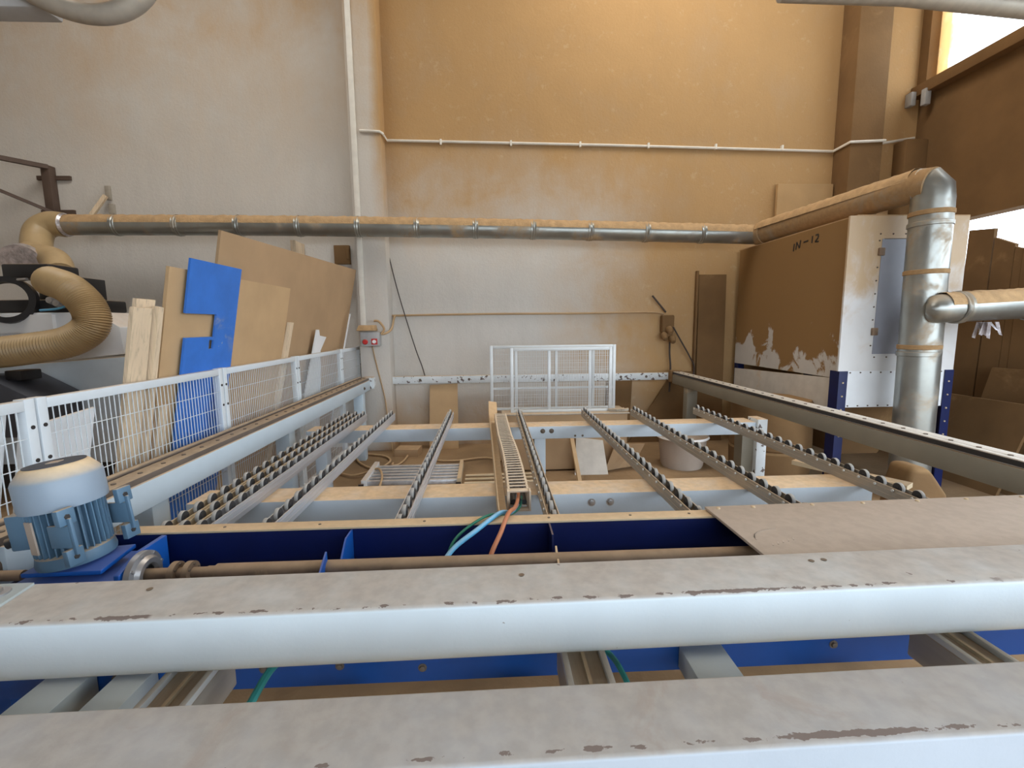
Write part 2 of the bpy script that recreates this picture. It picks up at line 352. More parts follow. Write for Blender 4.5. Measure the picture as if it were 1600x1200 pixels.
# ------------------------------------------------------------------ near machine beams
def section_beam(x0, x1, prof, name, m_, rz, org):
    b = MB(); n = len(prof)
    b.prism([(x0, y, z) for y, z in prof], (x1-x0, 0, 0)); return b
def rounded(y0, y1, z0, z1, rt_, rb, n=5):
    """beam section: small top radius, larger bottom radius"""
    pr = []
    for (cy_, cz, r, a0) in ((y1-rt_, z1-rt_, rt_, 0), (y0+rt_, z1-rt_, rt_, 90), (y0+rb, z0+rb, rb, 180), (y1-rb, z0+rb, rb, 270)):
        for k in range(n+1):
            a = math.radians(a0+90*k/n); pr.append((cy_+r*math.cos(a), cz+r*math.sin(a)))
    return pr
M['beamA'] = beam_mat('worn_light_blue_beam', (.60, .68, .73), [(-.072, .07, .026)], .88)
M['beamB'] = beam_mat('worn_grey_shaded_beam', (.40, .45, .51), [(-.066, .07, .02)], .85, (.345, .31, .27), .45)  # base toned darker to stand for light blocked from this beam
pa = section_beam(-1.9, 2.4, rounded(-.082, .085, -.078, .07, .010, .048), 'pressure_beam', None, 0, None)
pb = thing('pressure_beam', (0, 1.012, .98), 'long pale blue steel beam with a dusty beige top and chipped front edge, in front of the motor', 'beam', rz=.012)
for b_ in (pa,):
    b_.v = [p + Vector((0, 1.012, .98)) for p in b_.v]
pa.build('beam_body', 'beamA', pb)
for x in (-1.86, 2.26):
    MB().box(x, x+.1, .96, 1.06, 0, .905).build('end_post', 'frame', pb, bevel=.004)
bp = MB().prism([(-1.9, 1.085, 1.0505), (-1.09, 1.085, 1.0505), (-1.075, .955, 1.0505), (-1.9, .955, 1.0505)], (0, 0, .006)).build('corner_plate', 'plategrey', pb)
MB().lathe([(0,0),(.026,0),(.026,.004),(0,.004)], (-1.132, 1.04, 1.0565), (0,0,1), 24).lathe([(0,.004),(.013,.004),(.013,.012),(.009,.016),(0,.016)], (-1.132, 1.04, 1.0565), (0,0,1), 6).build('bolt', 'bolt', pb, label='bright hexagon bolt on a round washer')
for (x, y) in ((-.80, 1.045), (.065, 1.04), (.80, 1.05), (.835, 1.053)):
    MB().lathe([(0,.0),(.006,.0),(.007,.0012),(0,.0012)], (x, y, 1.0503), (0,0,1), 12).build('bolt_hole', 'dark', pb)
gb = thing('guard_beam', (0, .642, .98), 'nearest pale grey shaded beam along the bottom, speckled with brown stains and chips', 'beam', rz=.009)
pb2 = section_beam(-1.6, 2.0, rounded(-.068, .068, -.10, .07, .007, .02), 'guard_beam', None, 0, None)
pb2.v = [p + Vector((0, .63, .98)) for p in pb2.v]
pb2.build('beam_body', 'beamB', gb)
for x in (-1.56, 1.86):
    MB().box(x, x+.1, .59, .69, 0, .885).build('end_post', 'frame', gb, bevel=.004)

# frame channel (blue trough) with shaft, motor, cover
fc = thing('frame_channel', (0, 1.4, .7), 'deep blue steel trough with a dusty rim, between pale blue beam and roller rails', 'machine frame')
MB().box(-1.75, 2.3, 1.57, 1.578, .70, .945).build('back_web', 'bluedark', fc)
for x in (-1.72, .3, 2.2):
    MB().box(x, x+.08, 1.48, 1.56, 0, .70).build('leg', 'bluemid', fc)
MB().box(-1.27, 2.3, 1.562, 1.622, .945, .952).build('rim_flange', 'tray', fc, bevel=.001)
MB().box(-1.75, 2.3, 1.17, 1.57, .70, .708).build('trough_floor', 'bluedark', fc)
fp = MB().box(-1.75, 2.3, 1.15, 1.158, .69, .86).build('front_plate', 'bluemid', fc)
for x in (-1.0, -.62, -.42, -.2, .6, .95, 1.25):
    hexbolt((x, 1.15, .74+.01*math.sin(x*9)), (0,-1,0), .008, .007).build('bolt', 'boltdark', fp)
for x in (-.95, -.62, -.25, .2, .5, .72):
    MB().lathe([(0,0),(.005,0),(.005,.002),(0,.002)], (x, 1.592, .952), (0,0,1), 10).build('screw', 'boltdark', fc)
MB().prism([(-.505, 1.57, .94), (-.505, 1.50, .94), (-.505, 1.40, .86), (-.505, 1.40, .71), (-.505, 1.57, .71)], (.006, 0, 0)).build('partition', 'blue', fc)
MB().prism([(-.535, 1.40, .945), (-.535, 1.22, .84), (-.535, 1.22, .71), (-.535, 1.40, .71)], (.006, 0, 0)).build('partition', 'blue', fc)
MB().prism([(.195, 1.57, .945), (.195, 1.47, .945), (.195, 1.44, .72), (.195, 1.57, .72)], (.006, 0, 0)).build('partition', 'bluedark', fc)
MB().prism([(.20, 1.43, .925), (.20, 1.24, .85), (.20, 1.24, .72), (.20, 1.43, .72)], (.006, 0, 0)).build('partition', 'tray', fc)
sh = thing('drive_shaft', (-.9, 1.4, .89), 'rusty brown drive shaft running along inside the blue trough', 'shaft')
MB().tube([(-1.10, 1.4, .89), (-.90, 1.4, .89)], .017, 16).build('shaft_stub', 'rust', sh)
MB().tube([(-.90, 1.4, .89), (-.875, 1.4, .89), (-.872, 1.4, .89), (2.1, 1.4, .89)], [.019, .019, .025, .025], 20).build('shaft_tube', 'rust', sh)
for x in (-1.005, -.962):
    d = MB().lathe([(.014,0),(.036,0),(.036,.018),(.014,.018)], (x, 1.4, .89), (1,0,0), 24).build('coupling_disc', 'rust', sh)
    for k in range(6):
        a = k*math.pi/3+.3
        hexbolt((x+.018, 1.4+.027*math.cos(a), .89+.027*math.sin(a)), (1,0,0), .004, .004, False).build('bolt', 'boltdark', d)
cv = thing('cover_plate', (1.5, 1.44, .956), 'flat beige dusty cover plate over the right part of the blue trough', 'cover', rz=.02)
MB().box(.795, 2.5, 1.245, 1.633, .956, .966).build('sheet', 'dustpaint', cv, bevel=.001)
for x in (.835, .97, 1.20, 1.40, 1.62, 1.82, 2.05):
    MB().lathe([(0,0),(.008,0),(.006,.004),(0,.005)], (x, 1.61, .966), (0,0,1), 12).build('screw', 'tray', cv)
e = MB()
for k in range(9):
    a = .5+k*.16; e.obox((.94+.11*math.cos(a+1.2), 1.36+.07*math.sin(a+1.2), .9665), ((math.cos(a+2.7),math.sin(a+2.7),0),(-math.sin(a+2.7),math.cos(a+2.7),0),(0,0,1)), (.012,.002,.0008))
for k in range(5):
    e.obox((.86+.022*k, 1.325+.008*k, .9665), ((.5,1,0),(-1,.5,0),(0,0,1)), (.009,.002,.0008))
e.build('stamped_mark', 'dustpaint', cv, kind='stuff')

# geared motor
gm = thing('geared_motor', (-1.30, 1.42, .86), 'blue grey finned electric motor on a blue gearbox at the left of the trough', 'motor')
MB().box(-1.42, -1.13, 1.32, 1.53, .80, .91).build('gearbox', 'blue', gm, bevel=.012)
gr = MB().prism([(-1.40, 1.34, .922), (-1.40, 1.48, .922), (-1.17, 1.48, .94), (-1.17, 1.34, .925)], (0,0,.014)).build('adaptor_plate', 'blue', gm, bevel=.003)
MB().prism([(-1.13, 1.33, .80), (-1.13, 1.33, .925), (-1.13, 1.42, .955), (-1.13, 1.54, .955), (-1.13, 1.54, .80)], (.018,0,0)).build('gearbox_cheek', 'blue', gm, bevel=.004)
of = MB().lathe([(.030,0),(.072,0),(.072,.018),(.058,.022),(.050,.034),(.036,.034),(.030,.022)], (-1.105, 1.4, .89), (1,0,0), 36).build('output_flange', 'bolt', gm)
for k in range(8):
    a = k*math.pi/4+.2
    hexbolt((-1.087, 1.4+.064*math.cos(a), .89+.064*math.sin(a)), (1,0,0), .006, .006, False).build('bolt', 'bolt', of)
TM = Matrix.Translation((-1.30, 1.42, .945)) @ Matrix.Rotation(math.radians(-6), 4, 'Y') @ Matrix.Diagonal((.76, .76, 1, 1))
MB(TM).lathe([(0,0),(.125,0),(.128,.012),(.122,.034),(.105,.04),(0,.04)], (0,0,0), (0,0,1), 40).build('mounting_flange', 'motor', gm)
mb_ = MB(TM).lathe([(0,.03),(.098,.03),(.098,.20),(0,.20)], (0,0,0), (0,0,1), 40).build('motor_body', 'motor', gm)
n_ = Vector((.98, -.2, 0)).normalized(); t_ = Vector((.2, .98, 0)).normalized()
for k in range(34):
    a = 2*math.pi*k/34; r_ = Vector((math.cos(a), math.sin(a), 0)); q = Vector((-math.sin(a), math.cos(a), 0))
    MB(TM).obox(r_*.107+Vector((0,0,.115)), (r_, q, (0,0,1)), (.016, .0022, .075)).build('cooling_fin', 'motor', mb_)
co = MB(TM).lathe([(.115,.178),(.137,.178),(.139,.185),(.139,.262),(.132,.274),(.106,.300),(.098,.304),(0,.304)], (0,0,0), (0,0,1), 48).build('fan_cowl', 'cowl', gm)
g = MB(TM).lathe([(0,.3045),(.096,.3045),(.096,.307),(0,.307)], (0,0,0), (0,0,1), 40).build('fan_grille', 'grille', co)
MB(TM).obox((0,0,.308), ((1,.25,0),(-.25,1,0),(0,0,1)), (.020,.020,.0012)).build('square_badge', 'plate', co)
for sgn in (-1, 1):
    c = n_*.135 + t_*(sgn*.112)
    ft = MB(TM).obox(c+Vector((0,0,.105))-n_*.03, (t_, n_, (0,0,1)), (.007, .05, .034))
    for z in (.045, .165):
        ft.obox(c+Vector((0,0,z))+n_*.008, (t_, n_, (0,0,1)), (.030, .012, .024))
    ft.obox(c+Vector((0,0,.105))+n_*.024-t_*sgn*.0, (t_, n_, (0,0,1)), (.006, .010, .055))
    ft = ft.build('mounting_foot', 'motor', gm, bevel=.003)
    for z in (.045, .165):
        hb = hexbolt(TM @ (c+Vector((0,0,z))+n_*.02), (TM.to_3x3() @ n_), .008, .002, False); hb.build('bolt_hole', 'dark', ft)
dn_ = Vector((-.38, -.92, 0)).normalized(); dt_ = Vector((.92, -.38, 0)).normalized()
MB(TM).obox(dn_*.122+Vector((0,0,.105)), (dn_, dt_, (0,0,1)), (.003, .022, .050)).build('nameplate', 'plate', gm)
MB(TM).obox((-.135,-.02,.115), ((1,0,0),(0,1,0),(0,0,1)), (.045,.05,.055)).build('terminal_box', 'motor', gm, bevel=.006)
MB(TM).tube([(-.17,-.05,.09),(-.20,-.06,.085)], .016, 14).build('cable_gland', 'black', gm)
tag(MB().tube(spline([(-1.485,1.36,1.035),(-1.53,1.34,1.01),(-1.60,1.33,.97),(-1.66,1.32,.88)]), .011, 10).build('motor_cable', 'corange', None, org=(-1.5,1.36,1.03)), 'orange cable plugged into the side of the blue motor', 'cable')
pl_ = thing('belt_pulley', (-1.56, 1.40, .9), 'dusty brown pulley on a short shaft, left of the blue gearbox', 'pulley')
MB().lathe([(.012,0),(.052,0),(.056,.006),(.048,.018),(.056,.03),(.052,.036),(.012,.036)], (-1.60,1.40,.9), (1,0,0), 32).build('wheel_rim', 'rust', pl_)
MB().tube([(-1.74,1.40,.9),(-1.45,1.40,.9)], .016, 14).build('shaft_stub', 'rust', pl_)

# clamps under the pressure beam
def clamp(x, m2, label, rz):
    t = thing('clamp_block', (x, .90, .78), label, 'clamp', 'clamp blocks under the near beams', rz)
    b = MB(); w_ = .052
    b.box(x-w_, x+w_, .80, 1.06, .78, .868)
    b.build('block_body', m2, t, bevel=.004)
    f_ = MB().box(x-w_, x-w_+.014, .80, 1.06, .868, .884).box(x+w_-.014, x+w_, .80, 1.06, .868, .884).box(x-w_+.014, x+w_-.014, 1.03, 1.06, .868, .884)
    f_.build('raised_edge', 'zinc', t, bevel=.002)
    MB().box(x-.004, x+.004, .80, 1.03, .868, .876).build('center_rib', 'tray', t)
    for dx in (-.022, .022):
        MB().box(x+dx-.009, x+dx+.009, 1.061, 1.066, .81, .86).build('slot_insert', 'dark', t)
    return t
clamp(-.69, 'alud', 'grey clamp block in the gap with a teal hose on its right', 0)
clamp(.205, 'alud', 'grey clamp block near the middle of the gap between the two near beams', 0)
clamp(1.13, 'alud', 'grey clamp block at the right end of the gap between the two near beams', 0)
for x, mm, lab, wd in ((-1.10, 'plategrey', 'dusty grey plate low in the gap, first from the left end', .055), (-.935, 'plategrey', 'dusty grey plate low in the gap, second from the left end', .045), (.565, 'plategrey', 'plain wide grey plate bridging the gap right of the middle clamp block', .06)):
    tag(MB().box(x-wd, x+wd, .78, 1.148, .70, .765).build('bridge_plate', mm, None, .004, org=(x, .95, .70)), lab, 'plate')
for x, wd, lab in ((-.38, .03, 'small black clamp jaw left of the middle in the gap between near beams'), (.075, .055, 'wide black clamp jaw just left of the middle grey clamp block'), (.955, .045, 'black clamp jaw between the plain grey plate and the right clamp block')):
    t = thing('clamp_jaw', (x, .95, .66), lab, 'clamp')
    MB().box(x-wd, x+wd, .86, 1.05, .64, .72).build('jaw_body', 'black', t, bevel=.004)
    MB().box(x-wd-.012, x-wd-.004, .86, 1.04, .64, .73).build('jaw_cheek', 'alud', t)
    MB().box(x+wd+.004, x+wd+.012, .86, 1.04, .64, .73).build('jaw_cheek', 'alud', t)
tag(MB().tube(spline([(-.50,1.12,.80),(-.52,1.02,.86),(-.535,.93,.84),(-.55,.83,.80)]), .009, 8).build('air_hose', 'cteal', None, org=(-.52,.95,.84)), 'teal air hose beside the clamp block at the left of the gap', 'cable')
tag(MB().tube(spline([(.285,1.10,.80),(.29,1.0,.84),(.305,.92,.82),(.31,.84,.77)]), .007, 8).build('air_hose', 'cteal', None, org=(.29,.95,.84)), 'dark teal air hose beside the middle clamp block', 'cable')
lt = thing('lower_table', (0, .9, .55), 'dusty brown saw table glimpsed low between the two near beams', 'table')
MB().box(-1.44, 1.8, .50, 1.149, .585, .60).build('table_top', 'mdf', lt)
for x in (-1.4, 1.68):
    MB().box(x, x+.08, .7, .78, 0, .585).build('leg', 'frame', lt); MB().box(x, x+.08, 1.05, 1.13, 0, .585).build('leg', 'frame', lt)

# ------------------------------------------------------------------ guide beams at both sides
gl = thing('guide_beam', (-1.62, 3.8, 0), 'pale blue guide beam carrying a dark bolted rail, beside the white mesh fence', 'beam')
MB().box(-1.70, -1.55, 1.45, 5.9, .845, .97).build('beam_body', 'leftbeam', gl, bevel=.004)
rl = MB().box(-1.655, -1.562, 1.3, 5.95, .97, .998).build('guide_rail', 'rail', gl, bevel=.003)
MB().tube([(-1.685, 1.3, .995), (-1.685, 5.95, .995)], .016, 10).build('rail_rod', 'rail', gl)
for k in range(30):
    MB().lathe([(0,0),(.010,0),(.010,.004),(0,.004)], (-1.605, 1.5+k*.15, .998), (0,0,1), 10).build('rail_bolt', 'boltdark', rl)
for y in (2.1, 3.55, 5.6):
    MB().box(-1.68, -1.57, y, y+.11, 0, .845).build('leg', 'leftbeam', gl, bevel=.004)
MB().box(-1.60, -1.50, 5.90, 5.94, .86, 1.0).build('end_plate', 'frame_chip', gl)
hexbolt((-1.55, 5.62, .90), (1,0,0), .014, .012).build('bolt', 'boltdark', gl)
grb = thing('guide_beam', (2.5, 3.8, 0), 'dusty brown shaded guide beam with a shiny bolted rail on top, in front of the tall booth', 'beam')
MB().box(2.43, 2.60, 1.25, 6.05, .845, .965).build('beam_body', 'rightbeam', grb, bevel=.004)
MB().box(2.428, 2.438, 1.25, 6.05, .974, 1.0).build('rail_side', 'dark', grb)
rr_ = MB().box(2.438, 2.475, 1.25, 6.08, .966, 1.004).build('guide_rail', 'railtop', grb, bevel=.003)
MB().box(2.482, 2.55, 1.25, 6.08, .966, 1.004).build('guide_rail', 'railtop', grb, bevel=.003)
for k in range(32):
    MB().lathe([(0,0),(.011,0),(.011,.006),(0,.006)], (2.478, 1.45+k*.145, 1.002), (0,0,1), 10).build('rail_bolt', 'boltdark', rr_)
for y in (1.4, 5.6):
    MB().box(2.45, 2.58, y, y+.12, 0, .845).build('leg', 'rightbeam', grb, bevel=.004)
wb = thing('wall_bar', (.4, 6.15, .94), 'chipped white steel bar bolted across the back between the two guide beams', 'bar')
MB().box(-1.62, 2.52, 6.12, 6.19, .885, .985).build('bar_body', 'frame_chip', wb, bevel=.006)
for x in (-1.45, -.95, -.3, 1.75, 2.1):
    hexbolt((x, 6.12, .935), (0,-1,0), .012, .008).build('bolt', 'boltdark', wb)
MB().box(2.40, 2.56, 6.04, 6.12, .86, 1.02).build('end_clamp', 'caked', wb, bevel=.01)
MB().box(-1.66, -1.52, 5.96, 6.12, .88, 1.0).build('end_clamp', 'frame_chip', wb, bevel=.01)

# cross beams
x1 = thing('cross_beam', (.4, 2.19, 0), 'grey box beam with a tan dusty top crossing under the rails, nearer one', 'beam', 'cross beams under the roller rails')
MB().box(-1.42, 1.87, 2.1, 2.285, .69, .845).build('beam_body', 'frame', x1, bevel=.003)
for x in (.47, .56):
    hexbolt((x, 2.1, .80), (0,-1,0), .013, .01).build('bolt', 'bolt', x1)
for x in (-1.36, 1.74):
    MB().box(x, x+.1, 2.13, 2.25, 0, .69).build('leg', 'frame', x1, bevel=.003)
x2 = thing('cross_beam', (.4, 3.66, 0), 'grey box beam with a tan dusty top crossing under the rails, farther one on a central leg', 'beam', 'cross beams under the roller rails')
MB().box(-1.45, 2.14, 3.57, 3.755, .745, .845).build('beam_body', 'frame', x2, bevel=.003)
for x in (.335, -1.40):
    MB().box(x, x+.09, 3.59, 3.70, 0, .745).build('leg', 'frame', x2, bevel=.003)
for x in (.40, .47):
    hexbolt((x, 3.57, .808), (0,-1,0), .013, .01).build('bolt', 'boltdark', x2)
for x in (.66, .72):
    hexbolt((x, 3.57, .765), (0,-1,0), .006, .006).build('bolt', 'boltdark', x2)
po = thing('corner_post', (2.18, 3.63, 0), 'white post with badly chipped paint at the right end of the farther cross beam', 'post')
MB().box(2.145, 2.225, 3.55, 3.70, 0, .87).build('post_body', 'frame_chip', po, bevel=.003)
MB().box(2.05, 2.145, 3.60, 3.72, .0, .74).build('side_plate', 'rightbeam', po)

# ------------------------------------------------------------------ roller rails
RAILS = [(-1.235, -1, 'dusty', 'roller rail with dark wheels, outermost of three packed beside the left guide beam'),
         (-1.168, -1, 'dusty', 'roller rail with dark wheels, middle one of the three packed together on the left'),
         (-1.105, -1, 'alu', 'roller rail with a wide pale aluminium side, inner one of the three packed together'),
         (-.865, -1, 'alu', 'lone roller rail with a pale aluminium side, next to the group of three'),
         (-.361, -1, 'alu', 'roller rail with dark wheels just left of the cable chain'),
         (.235, 1, 'alud', 'roller rail with studded edge just right of the cable chain'),
         (.81, 1, 'alud', 'dusty roller rail, second one right of the cable chain'),
         (1.25, 1, 'alud', 'dusty roller rail, third one right of the cable chain'),
         (1.815, 1, 'alud', 'dusty roller rail nearest the right guide beam')]
wheel_src = None
rail_src = {}
stud_src = None
for (xc, sd, mt, lab) in RAILS:
    mt = {'dusty': 'tray'}.get(mt, mt)
    t = thing('roller_rail', (xc, 1.66, .845), lab, 'conveyor rail', 'roller rails across the back of the machine')
    if mt not in rail_src:
        hw, th = .025, .004; y0, y1 = 1.66, 3.96
        b = MB().box(xc-hw, xc+hw, y0, y1, .845, .849).box(xc-hw, xc-hw+th, y0, y1, .849, .905).box(xc+hw-th, xc+hw, y0, y1, .849, .905)
        b.box(xc-hw-.002, xc-hw, y0, y1, .862, .868).box(xc+hw, xc+hw+.002, y0, y1, .862, .868).box(xc-hw-.002, xc-hw, y0, y1, .885, .891).box(xc+hw, xc+hw+.002, y0, y1, .885, .891)
        rail_src[mt] = b.build('rail_channel', mt, t)
    else: link_copy(rail_src[mt], t)
    for k in range(24):
        y = .05 + k*.0965
        if wheel_src is None:
            b = MB().lathe([(0,-.011),(.008,-.011),(.008,-.009),(.020,-.009),(.0245,-.008)], (xc, 1.66+y, .905), (1,0,0), 22, 1)
            b.lathe([(.0245,-.008),(.026,-.006),(.026,.006),(.0245,.008)], (xc, 1.66+y, .905), (1,0,0), 22, 0)
            b.lathe([(.0245,.008),(.020,.009),(.008,.009),(.008,.011),(0,.011)], (xc, 1.66+y, .905), (1,0,0), 22, 1)
            wheel_src = b.build('wheel', ['wheel', 'wheelside'], t)
            me = wheel_src.data; me.transform(Matrix.Translation((0, -y, -.06))); wheel_src.location = (0, y, .06)
        else: link_copy(wheel_src, t, (0, y, .06))
        if sd == 1 and k % 1 == 0:
            if stud_src is None:
                stud_src = MB().lathe([(0,0),(.007,0),(.006,.005),(0,.006)], (xc-.027, 1.66+y, .895), (-1,0,0), 8).build('axle_stud', 'zinc', t)
                stud_src.data.transform(Matrix.Translation((0, -y, 0))); stud_src.location = (0, y, 0)
            else: link_copy(stud_src, t, (0, y, 0))

# cable chain in its tray
def chx(y):
    t = (y-1.93)/(3.72-1.93)
    return .110-.044*(t**.85) + .010*math.sin(math.pi*min(1, t*1.7))*(1 if t < .59 else 0)
cc = thing('cable_chain', (.1, 1.93, .846), 'beige dusty cable drag chain lying between the middle roller rails', 'cable chain')
lk = None
for k in range(42):
    y = 1.955+k*.0425; x = chx(y)
    if lk is None:
        b = MB()
        for s in (-1, 1):
            b.box(x+s*.042-.005, x+s*.042+.005, y-.0205, y+.0205, .856, .930)
            b.lathe([(0,0),(.012,0),(.012,.003),(0,.003)], (x+s*.047, y, .893), (s,0,0), 10)
        b.box(x-.042, x+.042, y-.0045, y+.0045, .927, .932).box(x-.042, x+.042, y-.008, y+.008, .856, .862)
        lk = b.build('chain_link', 'chain', cc); lk.data.transform(Matrix.Translation((-(x-.1), -(y-1.93), 0))); lk.location = (x-.1, y-1.93, 0)
    else:
        o = link_copy(lk, cc, (x-.1, y-1.93, 0)); o.rotation_euler.z = math.atan((chx(y+.02)-chx(y-.02))/-.04)
for dx, z, r in ((-.022, .876, .013), (0, .880, .015), (.024, .875, .012)):
    MB().tube([(chx(y)+dx, y, z) for y in [1.94+i*.1 for i in range(18)]], r, 8).build('dark_core_cable', 'wheelside', cc)  # dark core added inside the chain to darken its gaps
MB().prism([(chx(1.95)-.036,1.95,.862),(chx(1.95)+.036,1.95,.862),(chx(2.8)+.036,2.8,.862),(chx(3.73)+.036,3.73,.862),(chx(3.73)-.036,3.73,.862),(chx(2.8)-.036,2.8,.862)], (0,0,.004)).build('gap_shade_strip', 'wheelside', cc)  # dark strip added so the gaps between links look shaded
e = MB().box(.058, .067, 1.905, 1.945, .846, .938).box(.153, .162, 1.905, 1.945, .846, .938).box(.067, .153, 1.92, 1.945, .926, .934).box(.067, .153, 1.905, 1.945, .846, .853)
e.build('end_bracket', 'chain', cc, bevel=.002)
ct = thing('chain_tray', (.0, 2.8, .85), 'yellowish dusty steel tray with a raised far end, along the left of the cable chain', 'tray')
MB().prism([(.02, 1.68, .846), (.055, 1.68, .846), (.055, 1.95, .846), (.018, 3.98, .846), (-.03, 3.98, .846)], (0,0,.006)).build('tray_base', 'tray', ct)
MB().prism([(.022, 1.68, .852), (-.028, 3.98, .852), (-.028, 3.98, .90), (.022, 1.68, .90)], (.004,0,0)).build('tray_side', 'tray', ct)
MB().prism([(-.03, 3.80, .852), (.045, 3.80, .852), (.04, 4.0, .975), (-.03, 4.0, .985)], (0,.006,.0)).build('raised_end', 'mdf', ct)
def cable(name, pts, r, m_, lab):
    return tag(MB().tube(spline(pts, 8), r, 10).build(name, m_, None, org=pts[0]), lab, 'cable')
cable('blue_cable', [(.108,1.98,.89),(.098,1.88,.888),(.068,1.74,.915),(.02,1.62,.962),(-.06,1.51,.950),(-.14,1.44,.915),(-.19,1.36,.86),(-.21,1.32,.80)], .0085, 'cblue', 'light blue cable drooping from the chain end into the blue trough')
cable('orange_cable', [(.112,1.98,.905),(.102,1.89,.90),(.083,1.75,.928),(.052,1.60,.968),(.022,1.50,.942),(-.01,1.44,.90),(-.04,1.40,.82)], .008, 'corange', 'rusty orange cable dropping from the chain end into the blue trough')
cable('green_cable', [(.125,1.98,.885),(.11,1.88,.875),(.055,1.72,.91),(-.01,1.615,.960),(-.08,1.55,.952),(-.14,1.50,.915),(-.165,1.46,.85),(-.17,1.44,.79)], .005, 'cgreen', 'thin dark green cable hanging behind the light blue one')

# ------------------------------------------------------------------ mesh fence on the left
FX = -1.78
def wires(b, p0, du, dv, nu, nv, r):
    """wire grid spanning p0 + u*du + v*dv"""
    p0, du, dv = Vector(p0), Vector(du), Vector(dv); nrm = du.cross(dv).normalized()
    for i in range(1, nu):
        a = p0+du*(i/nu); b.bar(a, a+dv, r*2, r*2, nrm)
    for j in range(1, nv):
        a = p0+dv*(j/nv)+nrm*r; b.bar(a, a+du, r*2, r*2, nrm)
    return b
joints = [(1.2, 1.83), (1.84, 3.08), (3.09, 4.25), (4.26, 5.49), (5.50, 6.28)]
for i, (y0, y1) in enumerate(joints):
    lab = ['white mesh fence panel nearest the camera, partly behind the motor', 'white mesh fence panel in front of the pale planks and the blue sheet', 'white mesh fence panel in front of the brown sheets, third from the camera',
           'white mesh fence panel with a white offcut behind it, fourth from the camera', 'short white mesh fence panel ending at the back wall'][i]
    t = thing('fence_panel', (FX, (y0+y1)/2, 0), lab, 'fence', 'mesh fence panels along the left')
    MB().box(FX-.02, FX+.02, y0+.04, y1-.04, 1.345, 1.385).build('top_rail', 'fence', t, bevel=.002)
    MB().box(FX-.02, FX+.02, y0+.04, y1-.04, .14, .18).build('bottom_rail', 'fence', t, bevel=.002)
    for y in (y0, y1-.04):
        p = MB().box(FX-.02, FX+.02, y, y+.04, 0, 1.39).build('post', 'fence', t, bevel=.002)
        for z in (1.15, 1.28):
            MB().lathe([(0,0),(.008,0),(.008,.003),(0,.003)], (FX+.02, y+.02, z), (1,0,0), 10).build('bolt', 'dark', p)
    wires(MB(), (FX+.012, y0+.04, .18), (0, y1-y0-.08, 0), (0, 0, 1.165), int((y1-y0)/.029), 11, .0016).build('wire_mesh', 'fence', t, kind='stuff')

# sheets and boards leaning on the fence (bottom away from it, k = slope)
def lean(y, z, k=.2, x0=-1.80, z0=1.38, off=0): return Vector((x0+k*(z-z0)+off, y, z))
LN = Vector((-1, 0, .2)).normalized()
def sheet(name, poly, th, m_, lab, cat, x0=-1.815, org=None):
    pts = [lean(y, z, x0=x0) for y, z in poly]
    return tag(MB().prism(pts, LN*th).build(name, m_, None, org=(lean(poly[0][0], 0, x0=x0))), lab, cat)
sheet('fibreboard_sheet', [(2.60, 0.02), (4.10, 0.02), (4.10, 1.98), (2.60, 1.98)], .018, 'mdf', 'light tan fibreboard sheet leaning on the fence behind the blue sheet', 'sheet', -1.83)
sheet('fibreboard_sheet', [(3.10, 0.02), (5.90, 0.02), (6.0, 2.355), (3.10, 2.265)], .018, 'mdf2', 'large brown fibreboard sheet behind the others, reaching almost to the pipe', 'sheet', -1.875)
blue_poly = [(2.75,.02),(3.26,.02),(3.24,2.05),(2.71,2.03),(2.72,1.745),(3.0,1.735),(3.02,1.72),(3.02,1.615),(3.0,1.60),(2.73,1.595)]
def blue_sheet():
    # outline with a notch, built with a small window cut by splitting into quads
    root = thing('blue_sheet', lean(2.75, 0), 'scuffed blue sheet with a square notch, leaning on the fence in front of tan boards', 'sheet')
    b = MB(); x0 = -1.80
    def q(y0, y1, z0, z1):
        b.prism([lean(y0, z0, x0=x0), lean(y1, z0, x0=x0), lean(y1, z1, x0=x0), lean(y0, z1, x0=x0)], LN*.012)
    q(2.74, 2.975, .02, 1.595); q(3.02, 3.25, .02, 1.595); q(2.975, 3.02, .02, 1.52); q(2.975, 3.02, 1.575, 1.595)
    q(3.02, 3.25, 1.595, 1.735); q(2.72, 3.25, 1.735, 2.04)
    b.build('sheet_body', 'bluesheet', root)
blue_sheet()
def board(name, y0, y1, z1, z0, x0, th, m_, lab, cat='board', k=.2, skew=0.):
    return sheet(name, [(y0, z0), (y1, z0), (y1+skew, z1), (y0+skew, z1)], th, m_, lab, cat, x0)
board('pine_plank', 2.37, 2.50, 1.755, .02, -1.825, .02, 'pine', 'pale pine plank, front one of the bundle leaning left of the blue sheet')
board('pine_plank', 2.43, 2.56, 1.80, .02, -1.858, .02, 'pine', 'tallest pale pine plank of the bundle leaning left of the blue sheet')
board('pine_plank', 2.508, 2.545, 1.76, .02, -1.80, .035, 'pine', 'narrow pale pine batten at the right side of the leaning plank bundle')
board('pine_plank', 2.60, 2.67, 1.22, .02, -1.81, .02, 'pine', 'short pale pine offcut seen through the fence beside the plank bundle')
board('pine_batten', 3.97, 4.06, 1.69, .02, -1.81, .02, 'pine', 'narrow pale batten leaning on the fence in front of the brown sheets', skew=.15)
sheet('white_offcut', [(4.62, .3), (5.35, .3), (5.1, 1.12), (4.98, 1.40), (5.10, 1.54), (4.90, 1.56), (4.86, 1.62), (4.80, 1.62)], .012, 'white', 'white board offcut with a stepped broken edge, leaning at the far part of the fence', 'offcut', -1.815)
sheet('white_strip', [(5.64, .5), (5.68, .5), (5.80, 1.80), (5.77, 1.80)], .01, 'white', 'thin white strip leaning beside the far end of the brown sheet', 'offcut', -1.80)

